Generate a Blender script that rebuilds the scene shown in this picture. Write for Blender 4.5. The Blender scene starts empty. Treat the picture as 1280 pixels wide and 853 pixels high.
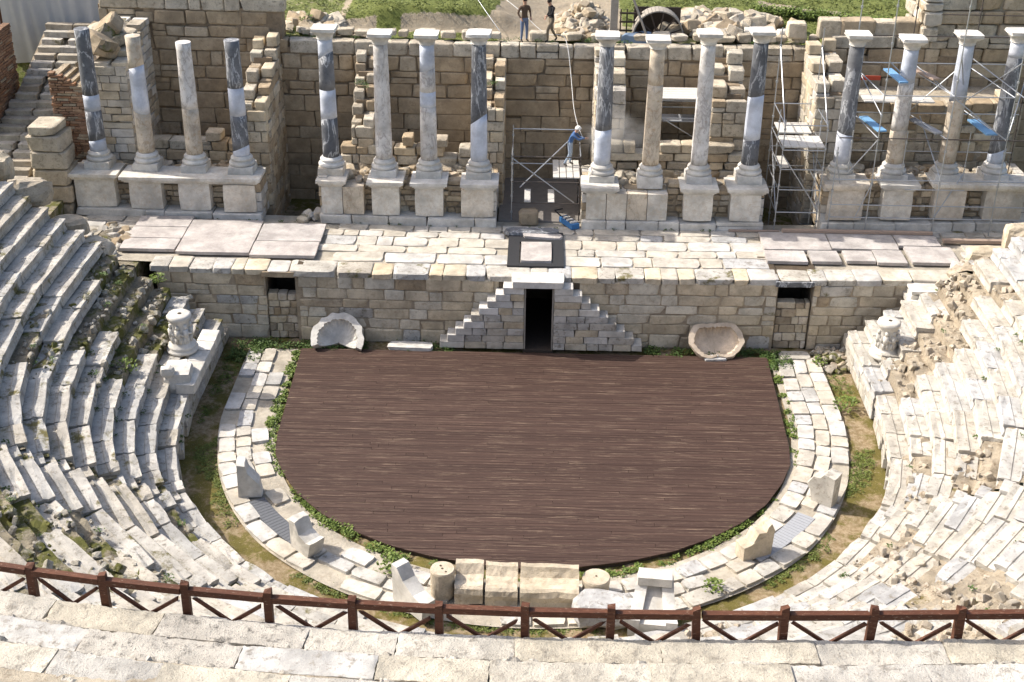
import bpy, bmesh, math, random
from math import radians, pi, sin, cos, sqrt, hypot, atan2
from mathutils import Vector, Matrix, Euler, noise
RND = random.Random(7)
sc = bpy.context.scene
C = sc.collection

# ------------------------------------------------------------------ camera, light, exposure
CAM = Vector((-0.136, -36.626, 22.0)); PITCH = radians(28); YAW = radians(0.9); ROLL = radians(0.75); FPX = 1635.0
X0 = Vector((cos(YAW), sin(YAW), 0)); F0 = Vector((-sin(YAW)*cos(PITCH), cos(YAW)*cos(PITCH), -sin(PITCH)))
D0 = Vector((sin(YAW)*sin(PITCH), -cos(YAW)*sin(PITCH), -cos(PITCH)))
cr_, sr_ = cos(ROLL), sin(ROLL)
RIGHT = X0*cr_ - D0*sr_; UP = -(X0*sr_ + D0*cr_); BACK = -F0
cd = bpy.data.cameras.new('camera'); cam = bpy.data.objects.new('camera', cd); C.objects.link(cam)
M = Matrix((RIGHT, UP, BACK)).transposed().to_4x4(); M.translation = CAM
cam.matrix_world = M
cd.sensor_width = 36; cd.lens = FPX/1280*36; cd.clip_start = 0.1; cd.clip_end = 3000
sc.camera = cam

def in_view(p, m=70):
    d = Vector(p) - CAM
    dep = -d.dot(BACK)
    if dep < 0.5: return False
    x = 640 + d.dot(RIGHT)/dep*FPX; y = 426.5 - d.dot(UP)/dep*FPX
    return -m < x < 1280+m and -m < y < 853+m

SUN_EL = radians(45); SD = Vector((-0.972, 0.233, 0))            # horizontal direction towards the sun
w = bpy.data.worlds.new("World"); sc.world = w; w.use_nodes = True
nt = w.node_tree; bg = nt.nodes['Background']
sky = nt.nodes.new('ShaderNodeTexSky'); sky.sky_type = 'NISHITA'; sky.sun_disc = False
sky.sun_elevation = SUN_EL; sky.sun_rotation = atan2(SD.x, SD.y); sky.air_density = 1.0; sky.dust_density = 4.0; sky.ozone_density = 0.4
nt.links.new(sky.outputs[0], bg.inputs[0]); bg.inputs[1].default_value = 0.15
sl = bpy.data.lights.new('sun', 'SUN'); sl.energy = 3.75; sl.angle = radians(0.5); sl.color = (1, 0.945, 0.86)
so = bpy.data.objects.new('sun', sl); C.objects.link(so)
tosun = Vector((SD.x*cos(SUN_EL), SD.y*cos(SUN_EL), sin(SUN_EL)))
so.rotation_euler = tosun.to_track_quat('Z', 'Y').to_euler(); so.location = (-30, 10, 40)
sc.view_settings.view_transform = 'Standard'; sc.view_settings.look = 'None'
sc.view_settings.exposure = 0.72; sc.view_settings.gamma = 1
sc.cycles.max_bounces = 6; sc.cycles.diffuse_bounces = 3

# ------------------------------------------------------------------ materials
def nmat(name):
    m = bpy.data.materials.new(name); m.use_nodes = True
    n = m.node_tree; b = n.nodes['Principled BSDF']
    b.inputs['Specular IOR Level'].default_value = 0.25
    return m, n, b
def mixc(n, fac, a, b, mode='MIX'):
    x = n.nodes.new('ShaderNodeMix'); x.data_type = 'RGBA'; x.blend_type = mode
    for s, v in ((0, fac), (6, a), (7, b)):
        if isinstance(v, (int, float)): x.inputs[s].default_value = v
        elif isinstance(v, tuple): x.inputs[s].default_value = (*v, 1)
        else: n.links.new(v, x.inputs[s])
    return x.outputs[2]
def noise_n(n, vec, scale, detail=5, rough=0.6, dist=0):
    t = n.nodes.new('ShaderNodeTexNoise'); t.inputs['Scale'].default_value = scale
    t.inputs['Detail'].default_value = detail; t.inputs['Roughness'].default_value = rough; t.inputs['Distortion'].default_value = dist
    n.links.new(vec, t.inputs['Vector']); return t.outputs[0]
def ramp(n, src, a, b):
    r = n.nodes.new('ShaderNodeMapRange'); r.inputs[1].default_value = a; r.inputs[2].default_value = b
    r.interpolation_type = 'SMOOTHSTEP'
    n.links.new(src, r.inputs[0]); return r.outputs[0]
def posvec(n):
    g = n.nodes.new('ShaderNodeNewGeometry'); oi = n.nodes.new('ShaderNodeObjectInfo')
    m = n.nodes.new('ShaderNodeMath'); m.operation = 'MULTIPLY'; m.inputs[1].default_value = 37.0
    n.links.new(oi.outputs['Random'], m.inputs[0])
    v = n.nodes.new('ShaderNodeVectorMath'); v.operation = 'ADD'
    n.links.new(g.outputs['Position'], v.inputs[0]); n.links.new(m.outputs[0], v.inputs[1])
    return v.outputs[0], oi.outputs['Random'], g.outputs['Position']
def stone(name, c1, c2, c3=None, stain=(0.12, 0.10, 0.075), stain_amt=0.5, moss=None, moss_t=0.6, bump=0.5, pit=0.5, rough=0.85, vein=None, vamt=0.6, sc_=1.0, vst=1.0):
    """c1..c3: tints picked per stone; stain: dark weathering; moss: growth colour; vein: veined marble"""
    m, n, b = nmat(name)
    v, rnd, pos = posvec(n)
    cr = n.nodes.new('ShaderNodeValToRGB'); e = cr.color_ramp.elements
    e[0].color = (*c1, 1); e[1].color = (*c2, 1); e[0].position = 0.15; e[1].position = 0.85
    if c3:
        k = e.new(0.5); k.color = (*c3, 1)
    n.links.new(rnd, cr.inputs[0]); col = cr.outputs[0]
    big = noise_n(n, v, 1.3*sc_, 5, 0.65)
    mul = n.nodes.new('ShaderNodeMapRange'); mul.inputs[3].default_value = 0.70; mul.inputs[4].default_value = 1.16
    mul.inputs[1].default_value = .36; mul.inputs[2].default_value = .64
    n.links.new(big, mul.inputs[0])
    cm = n.nodes.new('ShaderNodeVectorMath'); cm.operation = 'SCALE'
    n.links.new(col, cm.inputs[0]); n.links.new(mul.outputs[0], cm.inputs['Scale']); col = cm.outputs[0]
    if vein:
        vm = n.nodes.new('ShaderNodeMapping'); vm.inputs['Scale'].default_value = (1, 1, vst); vm.inputs['Rotation'].default_value = (.25, .2, 0); n.links.new(v, vm.inputs['Vector'])
        nz = noise_n(n, vm.outputs[0], 2.2, 5, 0.6, .6)
        s1 = n.nodes.new('ShaderNodeMath'); s1.operation = 'SUBTRACT'; s1.inputs[1].default_value = .5; n.links.new(nz, s1.inputs[0])
        s2 = n.nodes.new('ShaderNodeMath'); s2.operation = 'ABSOLUTE'; n.links.new(s1.outputs[0], s2.inputs[0])
        f = ramp(n, s2.outputs[0], 0.035, 0.0)
        f2 = n.nodes.new('ShaderNodeMath'); f2.operation = 'MULTIPLY'; f2.inputs[1].default_value = vamt; n.links.new(f, f2.inputs[0])
        col = mixc(n, f2.outputs[0], col, vein)
    mid = noise_n(n, v, 5.5*sc_, 6, 0.75)
    st = ramp(n, mid, 0.50, 0.68)
    s3 = n.nodes.new('ShaderNodeMath'); s3.operation = 'MULTIPLY'; s3.inputs[1].default_value = stain_amt; n.links.new(st, s3.inputs[0])
    col = mixc(n, s3.outputs[0], col, stain)
    fine = noise_n(n, v, 42*sc_, 3, 0.7)
    pt = ramp(n, fine, 0.58, 0.68)
    s4 = n.nodes.new('ShaderNodeMath'); s4.operation = 'MULTIPLY'; s4.inputs[1].default_value = pit; n.links.new(pt, s4.inputs[0])
    col = mixc(n, s4.outputs[0], col, tuple(x*0.8 for x in stain))
    if moss:
        mz = noise_n(n, pos, 1.1, 7, 0.72)
        mf = ramp(n, mz, moss_t-0.06, moss_t+0.05)
        mcol = mixc(n, fine, tuple(x*.5 for x in moss), tuple(x*1.6 for x in moss))
        col = mixc(n, mf, col, mcol)
    n.links.new(col, b.inputs['Base Color']); b.inputs['Roughness'].default_value = rough
    a = n.nodes.new('ShaderNodeMath'); a.operation = 'MULTIPLY_ADD'; a.inputs[1].default_value = 2.2
    n.links.new(mid, a.inputs[0]); n.links.new(fine, a.inputs[2])
    bp = n.nodes.new('ShaderNodeBump'); bp.inputs['Strength'].default_value = bump; bp.inputs['Distance'].default_value = 0.025
    n.links.new(a.outputs[0], bp.inputs['Height']); n.links.new(bp.outputs[0], b.inputs['Normal'])
    return m
def plain(name, c, rough=0.6, metal=0.0, var=0.25, sc_=8, bump=0.2):
    m, n, b = nmat(name); v, rnd, pos = posvec(n)
    z = noise_n(n, v, sc_, 5, 0.65)
    col = mixc(n, z, tuple(x*(1-var) for x in c), tuple(min(1, x*(1+var)) for x in c))
    n.links.new(col, b.inputs['Base Color']); b.inputs['Roughness'].default_value = rough; b.inputs['Metallic'].default_value = metal
    if bump:
        bp = n.nodes.new('ShaderNodeBump'); bp.inputs['Strength'].default_value = bump; bp.inputs['Distance'].default_value = 0.01
        n.links.new(z, bp.inputs['Height']); n.links.new(bp.outputs[0], b.inputs['Normal'])
    return m
MOSS = (0.10, 0.10, 0.025)
M_seat_l = stone('weathered_marble', (0.45, 0.41, 0.345), (0.50, 0.465, 0.41), (0.43, 0.42, 0.395), stain=(.13, .11, .08), stain_amt=0.75, pit=0.5, moss=(0.12, 0.105, 0.04), moss_t=.61)
M_seat_r = stone('bleached_marble', (0.465, 0.43, 0.37), (0.44, 0.435, 0.425), (0.485, 0.46, 0.41), stain=(0.17, 0.145, 0.11), stain_amt=0.75, pit=0.4)
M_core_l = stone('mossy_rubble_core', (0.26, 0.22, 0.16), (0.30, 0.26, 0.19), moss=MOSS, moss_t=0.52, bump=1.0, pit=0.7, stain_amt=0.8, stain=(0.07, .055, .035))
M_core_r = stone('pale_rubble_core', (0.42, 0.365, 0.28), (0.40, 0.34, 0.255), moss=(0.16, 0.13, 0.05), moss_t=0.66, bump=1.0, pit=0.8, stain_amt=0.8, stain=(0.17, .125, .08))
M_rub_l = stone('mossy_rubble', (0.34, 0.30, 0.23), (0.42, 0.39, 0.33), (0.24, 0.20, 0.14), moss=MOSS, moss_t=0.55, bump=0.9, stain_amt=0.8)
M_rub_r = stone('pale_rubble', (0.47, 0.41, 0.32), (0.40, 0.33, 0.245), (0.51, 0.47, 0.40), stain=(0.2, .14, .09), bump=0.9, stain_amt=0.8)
M_pulp = stone('stage_wall_stone', (0.57, 0.49, 0.36), (0.58, 0.53, 0.43), (0.52, 0.43, 0.30), stain=(0.26, 0.19, 0.12), stain_amt=0.45, bump=.4)
M_mortar = stone('old_mortar', (0.40, 0.33, 0.24), (0.40, 0.33, 0.24), stain=(.2, .15, .1), stain_amt=0.7, bump=0.9)
M_pave = stone('pale_paving', (0.51, 0.465, 0.39), (0.52, 0.50, 0.465), (0.49, 0.445, 0.37), stain=(0.28, 0.225, 0.155), stain_amt=0.5, bump=.3, pit=.25)
M_pavebed = stone('paving_bed', (0.43, 0.385, 0.31), (0.43, 0.385, 0.31), stain=(.28, .23, .17), stain_amt=0.5, bump=0.8)
M_granite = stone('pinkish_granite', (0.46, 0.42, 0.39), (0.49, 0.45, 0.42), (0.44, 0.41, 0.385), stain=(0.28, 0.24, 0.22), stain_amt=0.4, bump=.5, pit=0.9)
M_back = stone('back_wall_limestone', (0.42, 0.33, 0.22), (0.48, 0.40, 0.29), (0.38, 0.295, 0.195), stain=(0.17, 0.125, 0.08), stain_amt=0.5, bump=.8, pit=.6)
M_backlow = stone('lower_wall_limestone', (0.385, 0.30, 0.20), (0.42, 0.335, 0.23), stain=(0.20, 0.15, 0.10), stain_amt=0.45, bump=.5)
M_backtop = stone('weathered_top_limestone', (0.52, 0.45, 0.34), (0.46, 0.40, 0.31), (0.55, 0.50, 0.41), stain=(0.15, 0.125, 0.095), stain_amt=0.65, bump=.9, pit=.8)
M_gap = stone('mortar_and_hole_shade', (0.10, 0.075, 0.05), (0.10, 0.075, 0.05), bump=1)  # dark mortar of the opening linings; also the painted shade of dowel holes
M_joint = stone('wall_joint_mortar', (0.30, 0.23, 0.155), (0.30, 0.23, 0.155), stain_amt=.6, bump=1)
M_ped = stone('pedestal_marble', (0.62, 0.56, 0.47), (0.60, 0.57, 0.51), (0.66, 0.62, 0.54), stain=(0.40, 0.29, 0.17), stain_amt=0.35, bump=.15, pit=.35, vein=(0.45, 0.32, 0.18), vamt=.25)
M_white = stone('white_marble', (0.58, 0.55, 0.49), (0.60, 0.58, 0.54), stain=(0.35, 0.30, 0.23), stain_amt=0.3, bump=.25, pit=.3)
M_cD = stone('dark_grey_marble', (0.12, 0.125, 0.135), (0.17, 0.175, 0.185), stain=(0.06, 0.06, 0.065), stain_amt=0.6, bump=.2, vein=(0.50, 0.51, 0.52), vamt=.75, pit=.3, vst=.3)
M_cB = stone('blue_white_marble', (0.50, 0.535, 0.60), (0.56, 0.58, 0.63), stain=(0.45, 0.48, 0.55), stain_amt=0.3, bump=.08, vein=(0.40, 0.43, 0.50), vamt=.35, pit=.05, rough=.55)
M_cW = stone('veined_pale_marble', (0.58, 0.55, 0.51), (0.63, 0.61, 0.58), stain=(0.33, 0.27, 0.20), stain_amt=0.55, bump=.2, vein=(0.26, 0.23, 0.22), vamt=.6, pit=.4, vst=.45)
M_cY = stone('ochre_stained_marble', (0.55, 0.475, 0.37), (0.58, 0.51, 0.41), stain=(0.34, 0.22, 0.12), stain_amt=0.6, bump=.25, vein=(0.27, 0.22, 0.18), vamt=.5, pit=.5, vst=.5)
M_cream = stone('cream_limestone', (0.55, 0.47, 0.35), (0.58, 0.50, 0.385), stain=(0.30, 0.23, 0.145), stain_amt=0.5, bump=.7, pit=.6)
M_shellp = stone('pinkish_cream_marble', (0.58, 0.48, 0.37), (0.58, 0.48, 0.37), stain_amt=0.3, stain=(.35, .26, .17), bump=.3)
M_fg = stone('near_bleached_stone', (0.49, 0.445, 0.36), (0.48, 0.455, 0.41), (0.51, 0.47, 0.395), stain=(0.19, 0.17, 0.14), stain_amt=0.75, bump=1.0, pit=.75, sc_=.7)
M_fgr = stone('near_lichened_rock', (0.47, 0.435, 0.375), (0.49, 0.46, 0.41), stain=(0.10, 0.095, 0.085), stain_amt=1.0, bump=1.0, pit=1.0, sc_=.75)
M_brick = stone('thin_red_brick', (0.30, 0.16, 0.09), (0.38, 0.25, 0.16), (0.24, 0.13, 0.08), stain=(0.10, .07, .05), stain_amt=.5, bump=.6)
M_step = stone('worn_grey_step', (0.40, 0.36, 0.29), (0.46, 0.43, 0.37), (0.36, 0.31, 0.24), stain=(.12, .1, .07), stain_amt=.5, bump=.5)
M_steel = plain('galvanised_steel', (0.42, 0.44, 0.46), .42, .75, .2, 20)
M_steeld = plain('rusty_dark_steel', (0.10, 0.085, 0.075), .6, .5, .4, 20)
M_plank = plain('pale_scaffold_board', (0.52, 0.50, 0.46), .7, 0, .2, 12)
M_blueb = plain('blue_scaffold_board', (0.16, 0.32, 0.52), .6, 0, .25, 12)
M_brownb = plain('brown_scaffold_board', (0.36, 0.27, 0.21), .8, 0, .25, 12)
M_tarp = plain('grey_tarpaulin', (0.46, 0.45, 0.44), .7, 0, .12, 3)
M_concrete = plain('grey_concrete', (0.21, 0.19, 0.17), .9, 0, .3, 4)
M_dark = plain('black_frame', (0.03, 0.03, 0.032), .7, 0, .3, 10)
M_walk = plain('grey_slat', (0.30, 0.31, 0.33), .6, 0, .2, 15)
M_walkd = plain('dark_grey_slat', (0.115, 0.12, 0.13), .6, 0, .3, 15)
M_woodgrey = plain('weathered_grey_timber', (0.30, 0.27, 0.23), .85, 0, .35, 9)
M_wooddk = plain('dark_timber', (0.06, 0.045, 0.035), .8, 0, .4, 9)
M_blue = plain('blue_plastic', (0.05, 0.17, 0.38), .5, 0, .2, 9)
M_black = plain('black_rubber', (0.02, 0.02, 0.022), .7, 0, .3, 9)
M_hose = plain('white_hose', (0.62, 0.62, 0.60), .5, 0, .1, 9, 0)
M_skin = plain('skin', (0.42, 0.25, 0.17), .6, 0, .1, 9, 0)

def wood_mat(name, c1, c2, streak, s_amt, axis_scale, grey=None):
    m, n, b = nmat(name); v, rnd, pos = posvec(n)
    mp = n.nodes.new('ShaderNodeMapping'); mp.inputs['Scale'].default_value = axis_scale; n.links.new(v, mp.inputs['Vector'])
    g = noise_n(n, mp.outputs[0], 1.0, 6, 0.7)
    col = mixc(n, rnd, c1, c2)
    col = mixc(n, ramp(n, g, .35, .7), tuple(x*.72 for x in c1), col)
    mp2 = n.nodes.new('ShaderNodeMapping'); mp2.inputs['Scale'].default_value = tuple(a*1.7 for a in axis_scale); n.links.new(pos, mp2.inputs['Vector'])
    g2 = noise_n(n, mp2.outputs[0], 1.0, 4, 0.75)
    f = ramp(n, g2, .60, .66)
    k = n.nodes.new('ShaderNodeMath'); k.operation = 'MULTIPLY'; k.inputs[1].default_value = s_amt; n.links.new(f, k.inputs[0])
    col = mixc(n, k.outputs[0], col, streak)
    n.links.new(col, b.inputs['Base Color']); b.inputs['Roughness'].default_value = .68
    bp = n.nodes.new('ShaderNodeBump'); bp.inputs['Strength'].default_value = .4; bp.inputs['Distance'].default_value = .006
    n.links.new(g, bp.inputs['Height']); n.links.new(bp.outputs[0], b.inputs['Normal'])
    return m
M_deck = wood_mat('brown_decking', (0.058, 0.033, 0.025), (0.096, 0.057, 0.043), (0.40, 0.30, 0.21), .85, (.34, 30, 30))
M_fence = wood_mat('stained_timber', (0.095, 0.036, 0.019), (0.13, 0.052, 0.028), (0.34, 0.26, 0.19), .6, (5, 22, 22))
def ground_mat():
    m, n, b = nmat('orchestra_earth'); v, rnd, pos = posvec(n)
    a = noise_n(n, pos, .9, 7, .7); c = noise_n(n, pos, 6, 6, .75); d = noise_n(n, pos, 40, 3, .7)
    col = mixc(n, ramp(n, c, .35, .65), (0.17, 0.12, 0.06), (0.30, 0.235, 0.15))
    col = mixc(n, ramp(n, a, .44, .56), col, mixc(n, c, (0.055, 0.048, 0.012), (0.17, 0.14, 0.035)))
    col = mixc(n, ramp(n, d, .64, .70), col, (0.5, .45, .36))
    n.links.new(col, b.inputs['Base Color']); b.inputs['Roughness'].default_value = .95
    bp = n.nodes.new('ShaderNodeBump'); bp.inputs['Strength'].default_value = .8; bp.inputs['Distance'].default_value = .04
    n.links.new(c, bp.inputs['Height']); n.links.new(bp.outputs[0], b.inputs['Normal']); return m
M_ground = ground_mat()
def hill_mat():
    m, n, b = nmat('grassy_hillside'); v, rnd, pos = posvec(n)
    a = noise_n(n, pos, .5, 7, .7); c = noise_n(n, pos, 5, 6, .8); d = noise_n(n, pos, 30, 3, .8)
    g = mixc(n, c, (0.075, 0.095, 0.022), (0.19, 0.21, 0.06))
    at = n.nodes.new('ShaderNodeAttribute'); at.attribute_name = 'earth'
    e = mixc(n, c, (0.22, 0.17, 0.11), (0.44, 0.38, 0.29))
    add = n.nodes.new('ShaderNodeMath'); add.operation = 'ADD'; n.links.new(at.outputs['Fac'], add.inputs[0])
    sb = n.nodes.new('ShaderNodeMath'); sb.operation = 'MULTIPLY_ADD'; sb.inputs[1].default_value = 1.6; sb.inputs[2].default_value = -.8; n.links.new(c, sb.inputs[0]); n.links.new(sb.outputs[0], add.inputs[1])
    col = mixc(n, ramp(n, add.outputs[0], .35, .6), g, e)
    n.links.new(col, b.inputs['Base Color']); b.inputs['Roughness'].default_value = .95
    bp = n.nodes.new('ShaderNodeBump'); bp.inputs['Strength'].default_value = 1; bp.inputs['Distance'].default_value = .08
    n.links.new(c, bp.inputs['Height']); n.links.new(bp.outputs[0], b.inputs['Normal']); return m
M_hill = hill_mat()
def leaf_mat(name, c1, c2):
    m, n, b = nmat(name); v, rnd, pos = posvec(n)
    z = noise_n(n, pos, 9, 3, .7)
    n.links.new(mixc(n, ramp(n, z, .3, .7), c1, c2), b.inputs['Base Color']); b.inputs['Roughness'].default_value = .6
    b.inputs['Subsurface Weight'].default_value = 0
    return m
M_leaf = leaf_mat('weed_leaves', (0.05, 0.085, 0.014), (0.17, 0.22, 0.045))
M_leafd = leaf_mat('dark_weed_leaves', (0.035, 0.065, 0.014), (0.09, 0.14, 0.035))

# ------------------------------------------------------------------ object helpers
def tag(o, label=None, cat=None, group=None, kind=None):
    if label: o['label'] = label
    if cat: o['category'] = cat
    if group: o['group'] = group
    if kind: o['kind'] = kind
    return o
def thing(name, label, cat, loc=(0, 0, 0), rz=0, group=None):
    o = bpy.data.objects.new(name, None); C.objects.link(o); o.location = loc; o.rotation_euler.z = rz
    o.empty_display_size = .2
    return tag(o, label, cat, group)
def link(name, me, mat=None, parent=None, loc=(0, 0, 0), rot=(0, 0, 0), scale=(1, 1, 1), local=False):
    """loc is in world space unless local=True (then in the parent's space)"""
    o = bpy.data.objects.new(name, me); C.objects.link(o)
    loc = Vector(loc)
    if parent:
        o.parent = parent
        if not local: loc = loc - parent.location
    o.location = loc; o.rotation_euler = rot; o.scale = scale
    if mat is not None:
        if len(me.materials) == 0: me.materials.append(mat)
        elif me.materials[0] != mat:
            o.material_slots[0].link = 'OBJECT'; o.material_slots[0].material = mat
    return o
def mk(name, v, f, smooth=False):
    me = bpy.data.meshes.new(name); me.from_pydata(v, [], f); me.update()
    if smooth: me.polygons.foreach_set('use_smooth', [True]*len(f))
    return me
class MB:
    def __init__(s): s.v = []; s.f = []
    def add(s, v, f):
        b = len(s.v); s.v += [tuple(x) for x in v]; s.f += [tuple(i+b for i in q) for q in f]
    def box(s, c, d, rz=0, tilt=None):
        m = Matrix.Rotation(rz, 3, 'Z') if tilt is None else Euler((tilt[0], tilt[1], rz)).to_matrix()
        vs = [Vector(c) + m @ Vector((x*d[0]/2, y*d[1]/2, z*d[2]/2)) for x in (-1, 1) for y in (-1, 1) for z in (-1, 1)]
        s.add(vs, [(0, 1, 3, 2), (4, 6, 7, 5), (0, 4, 5, 1), (2, 3, 7, 6), (0, 2, 6, 4), (1, 5, 7, 3)])
    def pipe(s, p, q, r=.024, n=7, r2=None):
        p = Vector(p); q = Vector(q); d = q-p; r2 = r if r2 is None else r2
        rot = d.to_track_quat('Z', 'Y').to_matrix()
        vs = []
        for k, (c, rr) in enumerate(((p, r), (q, r2))):
            for i in range(n):
                a = 2*pi*i/n; vs.append(c + rot @ Vector((cos(a)*rr, sin(a)*rr, 0)))
        f = [(i, (i+1) % n, n+(i+1) % n, n+i) for i in range(n)] + [tuple(range(n))[::-1], tuple(range(n, 2*n))]
        s.add(vs, f)
    def mesh(s, name='m', smooth=False): return mk(name, s.v, s.f, smooth)
    def build(s, name, mat, parent=None, smooth=False, loc=(0, 0, 0), **k):
        """vertices are in world coordinates (or local ones when the parent is at them)"""
        return link(name, s.mesh(name, smooth), mat, parent, loc, **k)
def boxgrid(nx, ny, nz, bev=0):
    """surface grid of a unit cube; bev puts the outermost grid lines close to the edges"""
    idx = {}; vs = []; fs = []
    def L(i, n):
        if not bev or n < 3: return i/n-.5
        return -.5 if i == 0 else (.5 if i == n else -.5+bev+(1-2*bev)*(i-1)/(n-2))
    def V(i, j, k):
        if (i, j, k) not in idx: idx[(i, j, k)] = len(vs); vs.append([L(i, nx), L(j, ny), L(k, nz)])
        return idx[(i, j, k)]
    for i in range(nx):
        for j in range(ny):
            fs.append((V(i, j, 0), V(i, j+1, 0), V(i+1, j+1, 0), V(i+1, j, 0))); fs.append((V(i, j, nz), V(i+1, j, nz), V(i+1, j+1, nz), V(i, j+1, nz)))
    for i in range(nx):
        for k in range(nz):
            fs.append((V(i, 0, k), V(i+1, 0, k), V(i+1, 0, k+1), V(i, 0, k+1))); fs.append((V(i, ny, k), V(i, ny, k+1), V(i+1, ny, k+1), V(i+1, ny, k)))
    for j in range(ny):
        for k in range(nz):
            fs.append((V(0, j, k), V(0, j, k+1), V(0, j+1, k+1), V(0, j+1, k))); fs.append((V(nx, j, k), V(nx, j+1, k), V(nx, j+1, k+1), V(nx, j, k+1)))
    return vs, fs
def rough_mesh(name, seed, n=(3, 2, 2), edge=.06, amp=.02, chip=.1, smooth=False, bev=0):
    r = random.Random(seed); vs, fs = boxgrid(*n, bev)
    off = Vector((seed*3.7, seed*1.3, 0))
    chips = [Vector((r.choice((-.5, .5)), r.choice((-.5, .5)), r.choice((-.5, .5)))) for _ in range(2)]
    out = []
    for v in vs:
        v = Vector(v); ext = sum(abs(abs(c)-.5) < 1e-6 for c in v)
        if ext >= 2:
            k = edge*(ext-1)*r.uniform(.3, 1.0)
            v = Vector([c - (math.copysign(k, c) if abs(abs(c)-.5) < 1e-6 else 0) for c in v])
        for c in chips:
            d = (v-c).length
            if d < .45: v = v.lerp(Vector((0, 0, 0)), chip*(1-d/.45)*r.uniform(.6, 1.4))
        v += noise.noise_vector(v*2.1+off)*amp*1.6 + Vector((r.uniform(-amp, amp), r.uniform(-amp, amp), r.uniform(-amp, amp)))*.5
        out.append(v)
    return mk(name, [tuple(v) for v in out], fs, smooth)
ASH = [rough_mesh('ashlar', i, (3, 3, 3), .022, .007, .05, bev=.05) for i in range(12)]
WAL = [rough_mesh('wall_stone', 30+i, (4, 3, 3), .04, .016, .10, bev=.09) for i in range(14)]
RGH = [rough_mesh('rough_stone', 50+i, (3, 2, 3), .06, .03, .18, bev=.16) for i in range(12)]
BLD = [rough_mesh('boulder', 90+i, (4, 4, 4), .11, .05, .35) for i in range(10)]
SLAB = [rough_mesh('slab', 130+i, (4, 3, 1), .03, .014, .07) for i in range(14)]
def colourful(meshes, mat):
    """one copy of the shared meshes per material, so copies need no slot override"""
    out = []
    for m in meshes:
        c = m.copy(); c.materials.clear(); c.materials.append(mat); out.append(c)
    return out
_cache = {}
def var(meshes, mat, rnd=RND):
    key = (meshes[0].name, mat.name)
    if key not in _cache: _cache[key] = colourful(meshes, mat)
    return rnd.choice(_cache[key])
def stones(parent, items, name, limit=290, stuff_name='small_stones'):
    """items: (mesh, loc, rot, scale). The first `limit` by size become parts, the rest one joined part."""
    items = sorted(items, key=lambda t: -t[3][0]*max(t[3][1], t[3][2]))
    for me, loc, rot, s in items[:limit]: link(name, me, None, parent, loc, rot, s)
    rest = items[limit:]
    if rest:
        b = MB()
        for me, loc, rot, s in rest:
            m = Matrix.LocRotScale(Vector(loc)-(parent.location if parent else Vector()), Euler(rot), Vector(s))
            b.add([m @ v.co for v in me.vertices], [tuple(p.vertices) for p in me.polygons])
        o = link(stuff_name, b.mesh(stuff_name), rest[0][0].materials[0], parent, (0, 0, 0), local=True); o['kind'] = 'stuff'
def bend(x): return .0018*x*x

def masonry(a, b, z0, top, thick, wlen, courses, mats, meshes, gap=.018, holes=(), rnd=RND, jit=.02, proud=.0, miss=0.0, bottom=None, bendy=False):
    """ashlar between ground points a and b (the face is on the right-hand side of a->b looking along it... at offset 0),
    returned as items; top(u) gives the height of the broken top"""
    a = Vector((a[0], a[1])); b = Vector((b[0], b[1])); L = (b-a).length; d = (b-a)/L; nrm = Vector((-d.y, d.x))
    items = []; z = z0; rz = atan2(d.y, d.x); ci = 0
    while True:
        h = courses(ci, rnd) if callable(courses) else courses*rnd.uniform(.85, 1.15)
        u = -rnd.uniform(0, .4)*wlen
        any_ = False
        while u < L:
            wl = wlen*(rnd.uniform(.5, 1.4) if rnd.random() < .75 else rnd.uniform(1.4, 2.1))
            u0 = max(u, 0); u1 = min(u+wl, L)
            if L-u1 < wlen*.3: u1 = L
            u = u1 if u1 >= L else u+wl
            for hx0, hx1, hz0, hz1 in holes:
                if hz0 < z+h/2 < hz1:
                    if u0 < hx0 < u1 and (u0+u1)/2 < hx1: u1 = hx0
                    elif u0 < hx1 < u1: u0 = hx1
            if u1-u0 < .12: continue
            um = (u0+u1)/2; tp = top(um) if callable(top) else top
            if z + h*.55 > tp: continue
            any_ = True
            if bottom and z+h*.5 < (bottom(um)): continue
            if any(x0 < um < x1 and hz0 < z+h/2 < hz1 for x0, x1, hz0, hz1 in holes): continue
            if rnd.random() < miss: continue
            hh = h if rnd.random() > .12 else h*rnd.uniform(.8, .95)
            th = thick*rnd.uniform(.92, 1.0)
            c = a + d*um + nrm*(thick/2 + rnd.uniform(-jit, jit) - proud)
            y = c.y + (bend(c.x) if bendy else 0)
            mt = mats(um, z, rnd) if callable(mats) else mats
            if h > .34 and u1-u0 < wlen*1.3 and rnd.random() < .13:      # two thin stones instead of one
                k = rnd.uniform(.35, .65)
                for za, hb in ((z, h*k), (z+h*k, h*(1-k))):
                    items.append((var(meshes, mats(um, z, rnd) if callable(mats) else mats, rnd), (c.x, y, za+hb/2), (0, 0, rz), (u1-u0-gap, th, hb-gap)))
                continue
            items.append((var(meshes, mt, rnd), (c.x, y, z+hh/2), (rnd.uniform(-.01, .01), rnd.uniform(-.01, .01), rz+rnd.uniform(-.015, .015)), (u1-u0-gap, th, hh-gap)))
        z += h; ci += 1
        if not any_ or z > 30: break
    return items
def lathe(prof, n=24, shear=None):
    v = []; f = []
    for r, z in prof:
        for i in range(n):
            a = 2*pi*i/n; v.append((r*cos(a), r*sin(a), z))
    m = len(prof)
    for j in range(m-1):
        for i in range(n): f.append((j*n+i, j*n+(i+1) % n, (j+1)*n+(i+1) % n, (j+1)*n+i))
    f.append(tuple(range(n))[::-1]); f.append(tuple(range((m-1)*n, m*n)))
    return v, f

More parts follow.
